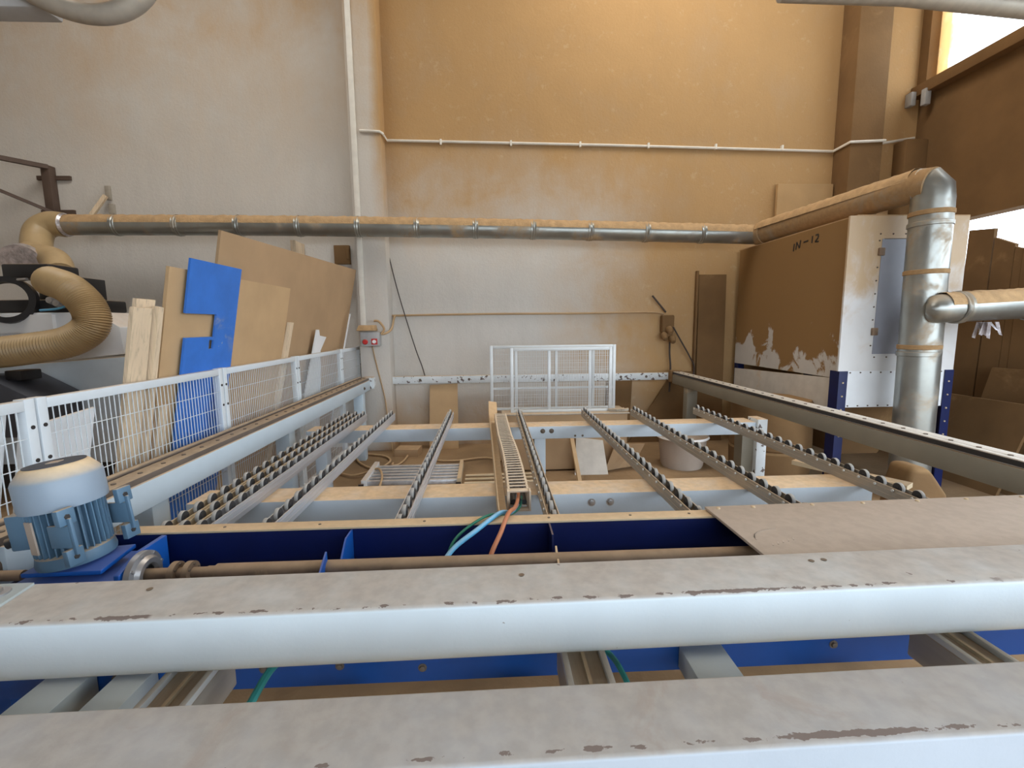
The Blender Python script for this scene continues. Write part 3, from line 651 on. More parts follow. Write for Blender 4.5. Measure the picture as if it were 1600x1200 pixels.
sheet('white_sheet', [(1.25, .02), (1.80, .02), (1.80, 1.335), (1.25, 1.33)], .012, 'white', 'white sheet standing behind the fence panel nearest the camera', 'sheet', -1.83)
sheet('white_sheet', [(1.86, .02), (2.16, .02), (2.20, 1.29), (1.86, 1.26)], .012, 'white', 'white sheet behind the fence, just above the motor', 'sheet', -1.83)
# ------------------------------------------------------------------ ducts
def duct(root, pts, r, m_='galv', nseg=20, collars=(), name='duct_tube'):
    b = MB().tube(pts, r, 28).build(name, m_, root)
    r = r[-1] if isinstance(r, (list, tuple)) else r
    for (p, d) in collars:
        MB().lathe([(r,-.035),(r+.008,-.03),(r+.004,-.012),(r+.012,0),(r+.004,.012),(r+.008,.03),(r,.035)], p, d, 28).build('collar', m_, root)
    return b
def dust_strip(root, p, q, r, n=60, half=1.35, amp=.02):
    p, q = Vector(p), Vector(q); d = (q-p); L_ = d.normalized(); u = (Vector((0,0,1))-L_*L_.z).normalized(); v = L_.cross(u)
    vs = []; fs = []; k = 9; rnd = random.Random(int(r*1e5)+n)
    for i in range(n+1):
        c = p+d*(i/n); lump = rnd.uniform(.25, 1)
        for j in range(k):
            a = -half+2*half*j/(k-1); e_ = math.cos(a/half*math.pi/2)
            vs.append(c+(u*math.cos(a)+v*math.sin(a))*(r+.001+amp*e_*(lump*.7+rnd.uniform(0, .3))))
    for i in range(n):
        for j in range(k-1): fs.append((i*k+j, i*k+j+1, (i+1)*k+j+1, (i+1)*k+j))
    o = MB().add(vs, fs).build('sawdust_layer', 'sawdust', root); o['kind'] = 'stuff'; return o
wd_ = thing('wall_duct', (-1, 5.85, 2.78), 'long galvanised extraction duct with sawdust on top running along the back wall', 'duct')
A = Vector((-5.10, 5.85, 2.87)); B = Vector((3.36, 5.85, 2.74))
# gentle sag, as the sections hang
pts = [A.lerp(B, t)+Vector((0, 0, .03*math.sin(math.pi*t))) for t in [i/12 for i in range(13)]]
secs = [pts[i] for i in range(0, 13)]
cl = [(p, (B-A)) for p in pts[1:-1]]
duct(wd_, pts, .112, 'galv', collars=cl)
for i in range(12): dust_strip(wd_, pts[i], pts[i+1], .112, 18, 1.42, .02)
bd = thing('booth_duct', (3.6, 4.9, 2.8), 'sawdust covered duct rising from the wall duct over the booth to the bend', 'duct')
E0 = Vector((3.36, 5.85, 2.74)); E1 = Vector((3.70, 3.98, 2.80))
duct(bd, [E0, E0+Vector((.05,-.12,.01)), E1, E1+Vector((.03,-.10,-.02))], [.122, .127, .135, .14], 'galvd', collars=())
dust_strip(bd, E0+Vector((.03,-.1,.01)), E1, .133, 40, 1.3, .02)
MB().lathe([(.128,-.05),(.14,-.04),(.14,.04),(.128,.05)], E0+Vector((.04,-.10,.005)), E1-E0, 28).build('collar', 'galvd', bd)
vd = thing('vertical_duct', (3.78, 3.9, 0), 'upright shiny galvanised duct standing in front of the booth with taped joints', 'duct')
VX = 3.765
dv_ = [(3.70, 3.99, 2.80), (3.735, 3.93, 2.79), (3.758, 3.905, 2.74), (3.762, 3.90, 2.66), (3.768, 3.90, 2.0), (3.79, 3.90, 1.0), (3.80, 3.90, .02)]
duct(vd, dv_, [.14, .145, .148, .148, .15, .152, .152], 'galv')
for z, mm in ((2.55, 'galvd'), (2.46, 'galv'), (2.06, 'galvd'), (1.42, 'galvd'), (1.36, 'galv')):
    MB().lathe([(.150,-.02),(.156,-.016),(.156,.016),(.150,.02)], (3.768+.012*(2-z)/1., 3.90, z), (0.01,0,-1), 32).build('joint_band', mm, vd)
sd_ = thing('side_duct', (4.9, 3.75, 1.8), 'sawdust topped duct entering from the right into the upright duct', 'duct')
D0, D1 = Vector((3.70, 3.72, 1.745)), Vector((5.35, 3.72, 1.815))
duct(sd_, [D0+Vector((-.045,.03,0)), D0+Vector((-.035,.02,0)), D0+Vector((-.01,.01,0)), D0+Vector((.03,0,0)), D0+Vector((.1,0,.004)), D1], [.05, .085, .108, .118, .12, .125], 'galv', collars=((D0+Vector((.2,0,.01)), D1-D0), (D0+Vector((.85,0,.03)), D1-D0)))
dust_strip(sd_, D0+Vector((.05,0,0)), D1, .122, 60, 1.35, .018)
pw = MB()
rnd = random.Random(3)
for k in range(12):
    a = Vector((4.16+rnd.uniform(-.06,.06), 3.70+rnd.uniform(-.05,.05), 1.63)); c = a+Vector((rnd.uniform(-.07,.07), rnd.uniform(-.05,.05), -rnd.uniform(.04,.14)))
    pw.prism([a, a+Vector((.04,.01,0)), c+Vector((.03,0,-.01)), c], (0,.003,.002))
tag(pw.build('torn_plastic_wrap', 'foil', None, org=(4.16,3.70,1.62)), 'torn shiny plastic wrap hanging under the right side duct', 'plastic wrap')

# left hose, elbow and machine
hd = thing('hose_elbow', (-5.2, 5.8, 2.6), 'dusty tan duct elbow dropping from the left end of the wall duct', 'duct')
MB().tube(spline([(-5.0,5.85,2.875),(-5.13,5.83,2.88),(-5.22,5.78,2.80),(-5.20,5.70,2.66),(-5.12,5.6,2.52),(-5.08,5.52,2.42)]), .14, 24).build('elbow_tube', 'hose', hd)
MB().lathe([(.118,0),(.135,.02),(.118,.05)], (-5.0,5.85,2.875), (1,0,0), 28).build('collar', 'foil', hd)
MB().tube(spline([(-5.10,5.55,2.47),(-5.05,5.42,2.42),(-4.98,5.30,2.38)]), .17, 24).build('wye_piece', 'hose', hd)
MB().tube(spline([(-4.98,5.45,2.46),(-4.72,5.35,2.40),(-4.55,5.2,2.24)]), .13, 20).build('wye_branch', 'hose', hd)
MB().tube([(-4.99,5.30,2.40),(-4.95,5.21,2.37)], .172, 24).build('foil_wrap', 'foil', hd, label='crinkled silver foil tape around the joint')
fh = thing('flexible_hose', (-4.2, 4.7, 1.6), 'thick tan ribbed flexible hose looping in front of the white machine', 'hose')
hp = spline([(-4.18,4.66,2.11),(-3.867,4.5,2.02),(-3.70,4.47,1.85),(-3.68,4.45,1.68),(-3.86,4.42,1.545),(-4.16,4.38,1.485),(-4.46,4.34,1.45),(-4.80,4.3,1.43)], 26)
MB().tube(hp, [.135+(.006 if i % 2 else -.004) for i in range(len(hp))], 24).build('ribbed_tube', 'hose', fh)
hp2 = spline([(-4.62,4.22,1.42),(-4.60,4.2,1.30),(-4.58,4.2,1.15),(-4.58,4.2,1.0)], 12)
MB().tube(hp2, [.17+(.007 if i % 2 else -.005) for i in range(len(hp2))], 24).build('ribbed_tube', 'hose', fh)
em = thing('edging_machine', (-4.6, 4.9, 0), 'white and grey boxy machine with black fittings behind the fence, under the hose', 'machine')
MB().prism([(-6.0,4.8,1.82),(-3.92,4.8,1.82),(-3.70,4.8,1.67),(-3.68,4.8,1.40),(-4.1,4.8,1.36),(-6.0,4.8,1.30)], (0,.7,0)).build('upper_housing', 'cabinw', em, bevel=.01)
MB().box(-6.0, -4.30, 4.76, 4.80, 1.62, 1.80).build('front_panel', 'white', em)
MB().prism([(-6.0,4.75,1.22),(-3.62,4.75,1.38),(-3.56,4.75,1.30),(-3.56,4.75,.30),(-6.0,4.75,.30)], (0,.8,0)).build('lower_housing', 'frame', em, bevel=.01)
MB().prism([(-6.0,4.2,1.22),(-4.40,4.2,1.24),(-4.06,4.2,1.05),(-4.06,4.2,.7),(-6.0,4.2,.7)], (0,.5,0)).build('dark_hood', 'grille', em, bevel=.01)
MB().box(-4.36, -4.22, 4.3, 4.5, 1.20, 1.29).build('black_latch', 'black', em, bevel=.01)
MB().box(-5.9, -3.8, 4.9, 5.4, 0, .3).build('machine_base', 'dark', em)
mu = thing('milling_unit', (-4.4, 4.95, 1.85), 'black motor unit with a ring shaped guard standing on top of the white machine', 'machine head')
MB().box(-5.0, -3.98, 4.85, 5.3, 1.822, 1.95).build('unit_base', 'black', mu, bevel=.02)
MB().box(-4.80, -4.35, 4.85, 5.2, 2.16, 2.30).build('top_block', 'black', mu, bevel=.02)
MB().tube([(-4.82,4.78,2.12),(-4.50,4.78,2.14)], .016, 10).build('piston_rod', 'bolt', mu)
MB().lathe([(.17,-.04),(.225,-.04),(.225,.04),(.17,.04),(.17,-.04)], (-4.68,4.75,1.94), (.35,-.9,.1), 32).build('guard_ring', 'black', mu)
MB().box(-4.12, -4.02, 4.8, 5.1, 1.84, 2.16).build('side_bracket', 'black', mu, bevel=.01)
MB().box(-4.62, -4.40, 5.0, 5.2, 1.95, 2.16).build('unit_body', 'black', mu, bevel=.02)
for dx, z in ((-4.30, 1.93), (-4.24, 1.90)):
    MB().lathe([(0,0),(.04,0),(.045,.02),(.03,.09),(0,.1)], (dx,4.84,z), (0,-1,.1), 16).build('knob', 'bolt', mu)
cable('air_line', [(-4.45,4.80,2.17),(-4.25,4.74,2.16),(-4.12,4.70,2.02),(-4.08,4.72,1.92),(-4.2,4.75,1.86),(-4.4,4.76,1.84)], .011, 'cblue', 'thin bright blue air line curling beside the black motor unit')

# brown wall bracket, stick and flat bars
br = thing('wall_bracket', (-5.45, 6.27, 3.3), 'dark brown triangular steel bracket fixed to the grey wall, top left', 'bracket')
MB().box(-5.50, -5.40, 6.20, 6.295, 3.02, 3.66).build('upright', 'brown', br, bevel=.004)
MB().bar((-5.42,6.22,3.64), (-6.6,5.2,3.72), .06, .05).build('arm', 'brown', br)
MB().bar((-5.42,6.20,3.10), (-6.4,5.35,3.66), .035, .035).build('strut', 'brown', br)
for z in (3.12, 3.53):
    MB().box(-5.62, -5.22, 6.27, 6.298, z-.025, z+.025).build('fixing_strap', 'brown', br)
tag(MB().bar((-4.99,6.16,2.98), (-4.79,6.24,3.31), .05, .03, (0,1,0)).build('wood_stick', 'pine', None, org=(-4.99,6.16,2.98)), 'slanted wooden stick poking up behind the wall duct', 'stick')
tag(MB().box(-4.82, -4.76, 6.27, 6.30, 3.27, 3.44).build('grey_strap', 'alud', None, .002, org=(-4.8,6.28,3.3)), 'upper short dark grey metal strap on the wall above the duct', 'strap')
tag(MB().box(-4.80, -4.73, 6.27, 6.30, 2.95, 3.22).build('grey_strap', 'alud', None, .002, org=(-4.77,6.28,3.0)), 'lower dark grey metal strap on the wall, beside the slanted stick', 'strap')
tag(MB().box(-2.02, -1.82, 6.24, 6.298, 2.46, 2.70).box(-1.86, -1.82, 6.22, 6.24, 2.52, 2.66).build('wood_block', 'caked', None, .006, org=(-1.9,6.27,2.5)), 'dusty wooden block fixed to the wall left of the pillar, under the duct', 'block')
tag(MB().box(-2.46, -2.41, 5.98, 6.298, 2.46, 2.72).build('duct_prop', 'pine', None, .003, org=(-2.43,6.02,2.5)), 'short wooden prop under the wall duct, above the brown sheet', 'prop')

# ------------------------------------------------------------------ conduits and switches on the wall
vc = thing('vertical_conduit', (-1.62, 6.03, 3.5), 'white cable conduit running down the left pillar to the switch box', 'conduit')
MB().box(-1.665, -1.60, 6.025, 6.05, 1.66, 7.4).build('conduit_run', 'conduit', vc, bevel=.004)
hc = thing('horizontal_conduit', (1.6, 6.27, 3.98), 'thin white conduit running level across the tan wall and into the right corner', 'conduit')
MB().tube([(-1.56,6.035,4.02),(-1.32,6.035,4.01),(-1.29,6.06,4.0),(-1.28,6.28,4.0),(1.6,6.281,3.96),(4.60,6.281,3.90),(4.605,5.99,3.91),(5.06,5.985,3.93),(5.08,6.29,3.98),(5.72,6.29,4.08)], .017, 8).build('conduit_run', 'conduit', hc)
for x in (-.6, .3, 1.2, 2.1, 3.0, 3.9):
    MB().box(x-.012, x+.012, 6.26, 6.30, 3.955-.01*x-.01, 3.995-.01*x+.015).build('clip', 'conduit', hc)
tag(MB().box(5.55, 5.62, 6.2, 6.3, 4.45, 4.62).box(5.60, 5.68, 6.05, 6.12, 4.40, 4.60).build('junction_box', 'greybox', None, .01, org=(5.6,6.2,4.5)), 'small grey junction box high in the right corner below the window', 'junction box')
sb = thing('switch_box', (-1.55, 6.0, 1.5), 'grey switch box with two red knobs and a dusty lid on the left pillar', 'switch')
MB().box(-1.655, -1.415, 5.93, 6.05, 1.40, 1.58).build('box_body', 'greybox', sb, bevel=.01)
MB().prism([(-1.69,5.88,1.595),(-1.45,5.88,1.595),(-1.47,5.90,1.665),(-1.66,5.90,1.665)], (0,.15,0)).build('dusty_lid', 'sawdust', sb, bevel=.008)
MB().lathe([(0,0),(.032,0),(.034,.02),(.026,.034),(0,.036)], (-1.59,5.93,1.455), (0,-1,0), 20).build('stop_button', 'red', sb)
MB().box(-1.515, -1.44, 5.925, 5.93, 1.42, 1.495).build('knob_plate', 'red', sb)
MB().lathe([(0,0),(.024,0),(.022,.02),(0,.022)], (-1.478,5.925,1.457), (0,-1,0), 16).build('rotary_knob', 'white', sb)
cable('looped_cable', [(-1.48,5.98,1.72),(-1.42,5.97,1.71),(-1.36,5.98,1.62),(-1.40,5.98,1.55)], .014, 'dustcable', 'dusty cable looping over the right side of the switch box')
cable('wall_cable', [(-1.40,5.99,1.55),(-1.34,5.99,1.56),(-1.28,6.06,1.62),(-1.27,6.22,1.77),(-1.20,6.281,1.79),(0,6.281,1.80),(1.2,6.281,1.795),(2.2,6.281,1.80),(2.40,6.28,1.75)], .014, 'dustcable', 'sawdust covered cable running level along the wall from the switch box')
cable('thin_cable', [(-1.53,6.02,1.40),(-1.50,6.04,1.2),(-1.45,6.04,.95),(-1.40,6.03,.7),(-1.36,6.0,.35),(-1.30,5.9,.02)], .008, 'dustcable', 'thin cable hanging from below the switch box to the floor')
cable('slack_wire', [(-1.34,6.27,2.66),(-1.22,6.26,2.1),(-1.03,6.24,1.4),(-.93,6.22,1.1),(-.87,6.17,.89)], .007, 'wire', 'thin dark wire slanting down the wall from the duct to the brown board')
so = thing('dusty_socket', (2.42, 6.27, 1.6), 'sawdust caked wall socket with plugs at the right of the back wall', 'socket')
MB().box(2.33, 2.50, 6.20, 6.30, 1.52, 1.76).build('socket_body', 'caked', so, bevel=.02)
for x, z in ((2.35, 1.50), (2.46, 1.46), (2.42, 1.58)):
    MB().lathe([(0,0),(.045,0),(.05,.04),(.03,.10),(0,.11)], (x,6.20,z), (0,-.7,-.6), 14).build('plug', 'caked', so)
cable('plug_cable', [(2.48,6.2,1.60),(2.60,6.2,1.40),(2.72,6.2,1.2),(2.80,6.22,1.05),(2.80,6.25,.8)], .010, 'wire', 'dark cable slanting right and down from the dusty socket')
cable('drop_cable', [(2.44,6.2,1.46),(2.45,6.22,1.25),(2.47,6.22,1.03),(2.47,6.24,.7)], .012, 'wire', 'dark cable dropping straight down from the dusty socket')
tag(MB().bar((2.18,6.2,2.02), (2.40,6.27,1.80), .012, .02).build('short_stick', 'wire', None, org=(2.3,6.25,1.9)), 'short dark stick jammed above the dusty socket', 'stick')
tag(MB().box(2.80, 2.83, 6.24, 6.29, .6, 2.35).build('upright_batten', 'caked', None, .003, org=(2.81,6.26,.6)), 'thin dark brown upright batten on the wall beside the booth', 'batten')
tag(MB().prism([(2.84,6.2,0),(3.22,6.2,0),(3.22,6.26,2.3),(2.84,6.26,2.3)], (0,.03,0)).build('wall_panel', 'caked', None, org=(3.0,6.2,0)), 'narrow dust brown panel leaning on the wall between batten and booth', 'panel')
tag(MB().box(3.84, 4.60, 6.22, 6.27, 1.0, 3.47).build('tall_board', 'tanboard', None, .004, org=(4.2,6.22,1.0)), 'tall tan board against the wall behind the booth duct', 'board')

# ------------------------------------------------------------------ booth
bo = thing('filter_booth', (3.85, 5.2, 0), 'tall dust caked sheet metal booth with a window and blue corner posts', 'booth')
MB().box(3.35, 3.37, 4.24, 6.18, 1.10, 2.60).build('side_sheet', 'cabin', bo)
MB().prism([(3.34, 4.28, .80), (3.34, 6.15, .80), (3.34, 6.15, 1.03), (3.34, 4.30, 1.10)], (.015,0,0)).build('lower_side_sheet', 'stain', bo)
MB().box(3.28, 3.62, 4.19, 4.21, 1.18, 2.60).box(4.12, 4.42, 4.19, 4.21, 1.18, 2.60).box(3.62, 4.12, 4.19, 4.21, 2.40, 2.60).box(3.62, 4.12, 4.19, 4.21, 1.18, 1.34).build('front_sheet', 'cabinf', bo)
wn_ = MB().prism([(3.595,4.186,1.34),(4.08,4.186,1.34),(4.08,4.186,2.395),(3.60,4.186,2.395)], (0,.006,0)).build('window_pane', 'panegrey', bo, label='blue grey window sheet')
MB().box(3.36, 4.40, 4.192, 4.208, .83, 1.18).build('lower_front_sheet', 'cabinw', bo)
MB().box(3.35, 4.42, 4.19, 6.20, 2.60, 2.61).build('roof_sheet', 'sawdust', bo)
MB().box(4.40, 4.42, 4.2, 6.18, .83, 2.6).build('right_side_sheet', 'rwall', bo)
for (x0, x1_) in ((3.285, 3.37), (4.335, 4.42)):
    p = MB().box(x0, x1_, 4.18, 4.19, 0, 1.18).box(x0 if x0 < 3.5 else x1_-.01, x0+.01 if x0 < 3.5 else x1_, 4.19, 4.30, 0, 1.18).build('corner_post', 'bluedark', bo)
    for k in range(5):
        MB().lathe([(0,0),(.009,0),(.007,.006),(0,.007)], ((x0+x1_)/2, 4.18, .55+.13*k), (0,-1,0), 8).build('rivet', 'tray', p)
MB().box(3.35, 3.43, 6.08, 6.18, 0, 1.1).build('corner_post', 'bluedark', bo)
MB().box(4.34, 4.42, 6.08, 6.18, 0, 1.1).build('corner_post', 'bluedark', bo)
for k in range(10):
    x = 3.40+k*.10
    MB().lathe([(0,0),(.008,0),(.006,.006),(0,.007)], (x, 4.19, 1.165), (0,-1,0), 8).build('rivet', 'boltdark', bo)
    MB().lathe([(0,0),(.008,0),(.006,.006),(0,.007)], (x, 4.192, .845), (0,-1,0), 8).build('rivet', 'boltdark', bo)
for k in range(9):
    MB().lathe([(0,0),(.008,0),(.006,.006),(0,.007)], (3.575, 4.19, 1.42+k*.12), (0,-1,0), 8).build('rivet', 'boltdark', bo)
for k in range(4):
    MB().lathe([(0,0),(.008,0),(.006,.006),(0,.007)], (3.62+k*.12, 4.19, 1.31), (0,-1,0), 8).build('rivet', 'boltdark', bo)
    MB().lathe([(0,0),(.008,0),(.006,.006),(0,.007)], (3.58+k*.12, 4.19, 2.44), (0,-1,0), 8).build('rivet', 'boltdark', bo)
for z in (1.55, 2.28):
    MB().box(3.565, 3.62, 4.165, 4.19, z-.035, z+.035).build('hinge', 'rust', bo, bevel=.006)
MB().prism([(3.45,4.4,.82),(4.3,4.4,.82),(4.1,4.6,.25),(3.65,4.6,.25)], (0,1.4,0)).build('hopper', 'caked', bo)
# pen marks on the booth side
hw_ = MB()
def stroke(a, b): hw_.bar((3.348, a[0], a[1]), (3.348, b[0], b[1]), .014, .004, (1,0,0))
for s in [((5.07,2.42),(5.06,2.50)), ((5.03,2.43),(5.02,2.51)), ((5.02,2.51),(4.97,2.44)), ((4.97,2.44),(4.96,2.52)), ((4.91,2.49),(4.84,2.495)), ((4.78,2.46),(4.775,2.53)), ((4.73,2.53),(4.69,2.53)), ((4.69,2.53),(4.69,2.50)), ((4.69,2.50),(4.73,2.465)), ((4.73,2.465),(4.68,2.46))]: stroke(*s)
hw_.build('pen_writing', 'dark', bo)

# ------------------------------------------------------------------ mesh panels at the back
def mesh_panel(x0, x1_, y, z0, z1, verts, mids, lab, n):
    t = thing('mesh_panel', ((x0+x1_)/2, y, z0), lab, 'mesh panel', 'mesh panels leaning at the back')
    for x in (x0, x1_-.035): MB().box(x, x+.035, y-.015, y+.015, z0, z1).build('post', 'zinc', t, bevel=.002)
    MB().box(x0+.035, x1_-.035, y-.015, y+.015, z1-.035, z1).build('top_rail', 'zinc', t, bevel=.002)
    MB().box(x0+.035, x1_-.035, y-.015, y+.015, z0, z0+.03).build('bottom_rail', 'zinc', t, bevel=.002)
    for x in verts: MB().box(x-.015, x+.015, y-.012, y+.012, z0+.03, z1-.035).build('upright', 'zinc', t, bevel=.002)
    for z in mids: MB().box(x0+.035, x1_-.035, y-.010, y+.010, z-.012, z+.012).build('mid_rail', 'zinc', t)
    wires(MB(), (x0+.03, y-.013, z0+.02), (x1_-x0-.06, 0, 0), (0, 0, z1-z0-.04), n, 9, .0014).build('wire_mesh', 'zinc', t, kind='stuff')
mesh_panel(-.017, 1.443, 5.28, .665, 1.415, (.285, .75, 1.18), (.92,), 'wide zinc framed wire mesh panel at the back, the rear one of two', 44)
mesh_panel(.21, 1.36, 5.12, .665, 1.395, (.645, 1.11), (), 'narrower zinc framed wire mesh panel standing in front of the wide one', 46)
bx = thing('board_box', (.8, 5.2, 0), 'brown board box with a thin pale rim under the wire mesh panels', 'box')
MB().box(.13, 1.52, 5.02, 5.42, .02, .65).build('box_body', 'mdf2', bx, bevel=.004)
MB().box(.11, 1.54, 5.0, 5.44, .65, .664).build('top_rim', 'alud', bx, bevel=.002)
rnd = random.Random(9)
dbb = MB()
for k in range(6): dbb.obox((1.42+rnd.uniform(-.09,.09), 5.08+rnd.uniform(-.03,.03), .685), ((1,rnd.uniform(-1,1),.1),(0,1,.2),(0,0,1)), (.05,.012,.012))
tag(dbb.build('metal_scraps', 'alud', None, org=(1.42,5.08,.67)), 'little tangle of metal scraps at the right end of the box rim', 'scrap')

# ------------------------------------------------------------------ things on the floor and against the wall
def slab(name, poly, off, m_, lab, cat): return tag(MB().prism(poly, off).build(name, m_, None, org=poly[0]), lab, cat)
slab('yellow_board', [(-.85,6.08,.0),(-.46,6.08,.0),(-.46,6.16,.875),(-.83,6.16,.86)], (0,.02,0), 'mdf', 'yellowish speckled board standing against the wall left of the cable chain', 'board')
slab('white_board', [(.90,4.86,.0),(1.27,4.86,.0),(1.23,4.96,.36),(.93,4.96,.40)], (0,.015,0), 'stain', 'pale stained board propped on the brown box, under the far cross beam', 'board')
tag(MB().bar((.905,4.60,.0),(.845,4.95,.56), .04, .03).build('leaning_stick', 'mdf', None, org=(.905,4.6,0)), 'short brown stick leaning left of the pale stained board', 'stick')
slab('triangular_board', [(1.90,6.20,.0),(2.80,6.20,.0),(2.82,6.255,.98),(2.52,6.255,.99)], (0,.02,0), 'caked', 'dust brown sheet with a slanting edge leaning at the far right corner', 'sheet')
slab('shaded_wall_sheet', [(1.60,6.2,.0),(1.90,6.2,.0),(1.95,6.26,.86),(1.60,6.26,.86)], (0,.02,0), 'caked', 'narrow brown sheet standing for the shadowed wall, left of the slanting sheet', 'panel')  # sheet stands in for the shadowed patch of wall here
slab('floor_board', [(1.25,4.95,.01),(1.62,5.1,.01),(1.72,5.0,.30),(1.36,4.9,.33)], (.0,.015,.0), 'mdf2', 'small brown board lying tilted right of the pale stained board', 'board')
sk = thing('dusty_bucket', (2.22, 5.15, 0), 'wide pale dusty bucket with faded print, under the right rails', 'bucket')
MB().lathe([(0,0),(.22,0),(.235,.03),(.265,.34),(.28,.36),(.26,.36),(.24,.32),(0,.30)], (2.20,5.12,0), (0,0,1), 36).build('bucket_body', 'dustpaint', sk)
MB().lathe([(.285,.34),(.295,.35),(.285,.37)], (2.20,5.12,0), (0,0,1), 36).build('bucket_rim', 'white', sk)
lr = MB()
for k in range(3): lr.box(2.24+k*.04, 2.262+k*.04, 4.955, 4.962, .10, .16)
bc = thing('barrel', (3.02, 4.78, 0), 'big round brown dust barrel standing between the right guide beam and the booth', 'barrel')
MB().lathe([(0,0),(.37,0),(.39,.04),(.40,.30),(.38,.32),(.40,.34),(.39,.80),(.37,.84),(0,.84)], (3.02,4.78,0), (0,0,1), 48).build('barrel_body', 'caked', bc)
MB().lathe([(.388,.0),(.41,.02),(.388,.05)], (3.02,4.78,0), (0,0,1), 48).build('bottom_hoop', 'brown', bc)
# wrapped sack and offcuts by the right rail's near end
sa = tag(MB().prism([(2.52,2.62,0),(2.92,2.62,0),(2.88,2.66,.55),(2.80,2.72,.71),(2.68,2.72,.72),(2.60,2.66,.56)], (0,.2,0)).build('dust_sack', 'caked', None, .04, 3, org=(2.6,2.6,0)), 'upright brown dust sack with a pale rim under the right guide beam', 'sack')
pk = thing('plank_pile', (2.35, 3.0, 0), 'dusty plank on a trestle sloping beside the brown sack', 'plank')
MB().bar((2.16,3.10,.66),(2.50,2.55,.66), .10, .03).build('plank_top', 'tray', pk)
MB().box(2.26, 2.34, 2.86, 2.94, 0, .645).build('support', 'mdf2', pk)
# aluminium roller frame on the floor
ff = thing('floor_frame', (-.85, 4.9, 0), 'pale frame of parallel aluminium bars lying on the sawdust floor under the rails', 'frame')
MB().prism([(-1.34,4.56,.02),(-1.29,4.56,.02),(-1.31,5.22,.02),(-1.36,5.22,.02)], (0,0,.08)).build('end_bar', 'white', ff)
MB().prism([(-.37,4.56,.02),(-.33,4.56,.02),(-.34,5.22,.02),(-.38,5.22,.02)], (0,0,.08)).build('end_bar', 'tray', ff)
for k in range(6):
    y = 4.60+k*.10
    MB().box(-1.30, -.37, y, y+.055, .03, .075).build('bar', 'alu', ff, bevel=.003)
for x, y in ((-1.34, 4.55), (-.36, 4.55)):
    MB().box(x-.02, x+.03, y-.02, y+.0, .02, .07).build('end_cap', 'black', ff)
for k, (y, z) in enumerate(((4.62, .03), (4.74, .03), (4.86, .03))):
    tag(MB().tube([(-.30, y, .025), (.55, y+.02, .025)], .016, 8).build('floor_rod', 'tray', None, org=(-.3, y, .02)), ['dusty rod on the floor right of the aluminium frame, nearest of three', 'dusty rod on the floor right of the aluminium frame, middle of three', 'dusty rod on the floor right of the aluminium frame, farthest of three'][k], 'rod', 'dusty rods on the floor')
cable('floor_cable', [(-1.7,5.85,.02),(-1.4,5.75,.02),(-1.25,5.5,.02),(-1.35,5.2,.02),(-1.6,5.45,.02),(-1.75,5.8,.02)], .013, 'dustcable', 'dusty cable coiled on the floor near the pillar')
cable('floor_cable', [(-1.1,6.0,.02),(-1.08,5.6,.02),(-1.12,5.35,.02),(-1.18,5.3,.03),(-1.2,5.42,.02)], .012, 'dustcable', 'dusty cable hooked on the floor behind the aluminium frame')
cable('floor_cable', [(-1.75,5.1,.02),(-1.55,4.95,.03),(-1.40,4.98,.05),(-1.26,4.95,.10),(-1.16,4.7,.09),(-1.15,4.5,.03)], .013, 'dustcable', 'dusty cable crossing over the left end of the aluminium frame')
cable('floor_cable', [(-.8,5.75,.02),(-.7,5.5,.02),(-.45,5.45,.02),(-.1,5.55,.02),(.1,5.4,.02)], .012, 'dustcable', 'dusty cable wriggling on the floor in front of the yellowish board')
slab('floor_tile_pile', [(-1.25,5.75,.0),(-.95,5.72,.0),(-.93,5.95,.0),(-1.22,5.98,.0)], (0,0,.09), 'mdf2', 'low brown block on the floor at the foot of the wall', 'block')
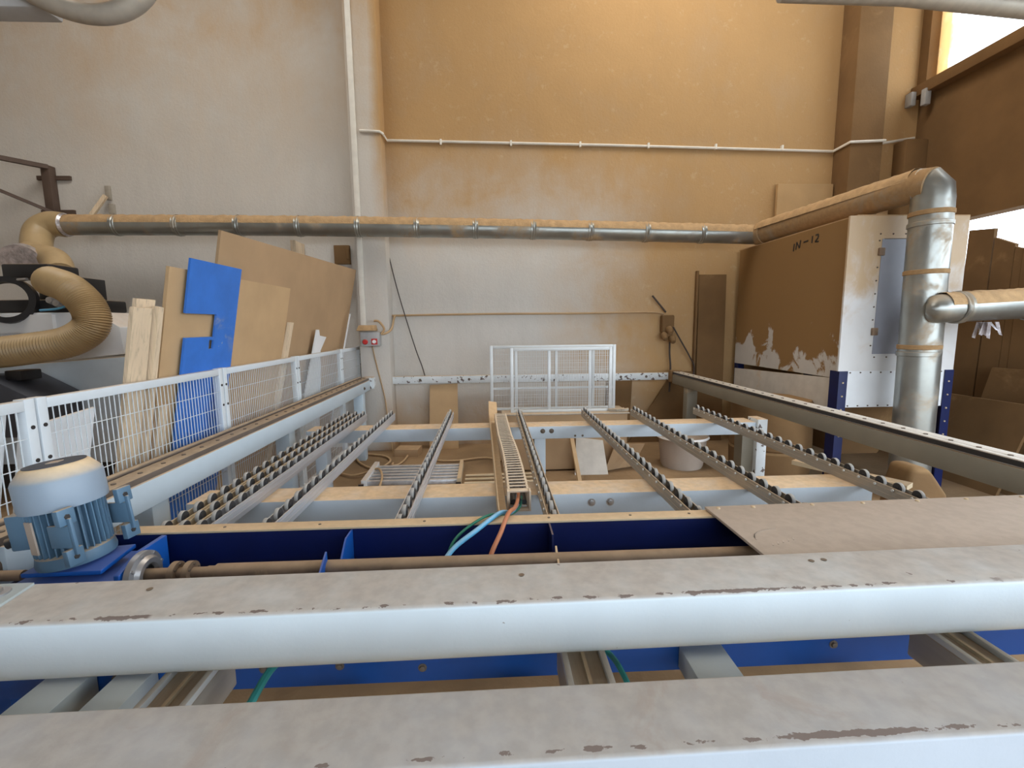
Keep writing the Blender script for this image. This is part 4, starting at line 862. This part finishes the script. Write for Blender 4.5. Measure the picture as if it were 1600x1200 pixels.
# boards along the right wall
for k, (y0, y1, z, lab) in enumerate(((4.90, 5.17, 2.66, 'tallest flat brown slab by the booth, leaning on the right wall'), (4.68, 4.885, 2.53, 'brown slab with a slanted top, second from the booth on the right wall'), (4.60, 4.675, 2.40, 'narrow brown slab between two taller ones on the right wall'), (4.30, 4.595, 2.62, 'brown slab fourth from the booth on the right wall'), (3.95, 4.29, 2.55, 'brown slab nearest the edge of the picture on the right wall'))):
    slab('timber_slab', [(5.42, y0, .0), (5.42, y1, .0), (5.46, y1, z), (5.46, y0, z-.03 if k != 1 else z-.10)], (.04, 0, 0), 'caked', lab, 'slab')
for k, (y0, z, x) in enumerate(((3.7, 1.15, 4.98), (3.2, .95, 4.85), (3.95, .85, 4.72))):
    slab('stacked_panel', [(x, y0, .0), (x, y0+.9, .0), (x+.3, y0+.9, z), (x+.3, y0, z)], (.03, 0, 0), 'caked', ['brown panel leaning low at the right, tallest one', 'brown panel leaning low at the right, middle height', 'brown panel leaning low at the right, shortest one'][k], 'panel')

# overhead pieces close to the camera
ov = thing('overhead_hose', (-1.2, 1.6, 2.8), 'pale grey hose loop hanging into the top left corner', 'hose')
MB().tube(spline([(-1.62,1.75,7.5),(-1.58,1.68,4.6),(-1.53,1.63,3.2),(-1.49,1.61,2.84),(-1.42,1.6,2.70),(-1.31,1.6,2.632),(-1.19,1.6,2.607),(-1.09,1.6,2.632),(-1.02,1.6,2.70),(-.96,1.61,2.85),(-.93,1.63,3.2),(-.90,1.68,4.6),(-.88,1.75,7.5)], 8), .028, 16).build('hose_loop', 'alud', ov)
tag(MB().tube([(-1.26,1.62,2.74),(-1.12,1.62,2.74)], .05, 16).tube([(-1.19,1.62,2.78),(-1.19,1.62,7.5)], .012, 8).build('dark_roller', 'dark', None, org=(-1.2,1.62,2.74)), 'dark roller glimpsed inside the overhead hose loop', 'roller')
tag(MB().box(-3.6, -1.37, 1.62, 1.70, 2.638, 2.72).box(-3.3, -3.24, 1.63, 1.69, 2.72, 7.5).box(-1.75, -1.69, 1.63, 1.69, 2.72, 7.5).build('overhead_rail', 'greybox', None, .008, org=(-1.6,1.66,2.68)), 'dark grey rail end in the extreme top left corner', 'rail')
tag(MB().tube([(1.5,2.5,3.31),(2.15,2.5,3.305),(3.3,2.5,3.22),(5.76,2.5,3.0)], .045, 18).build('overhead_pipe', 'alud', None, org=(2.4,2.5,3.28)), 'grey overhead pipe crossing above the window, top right', 'pipe')
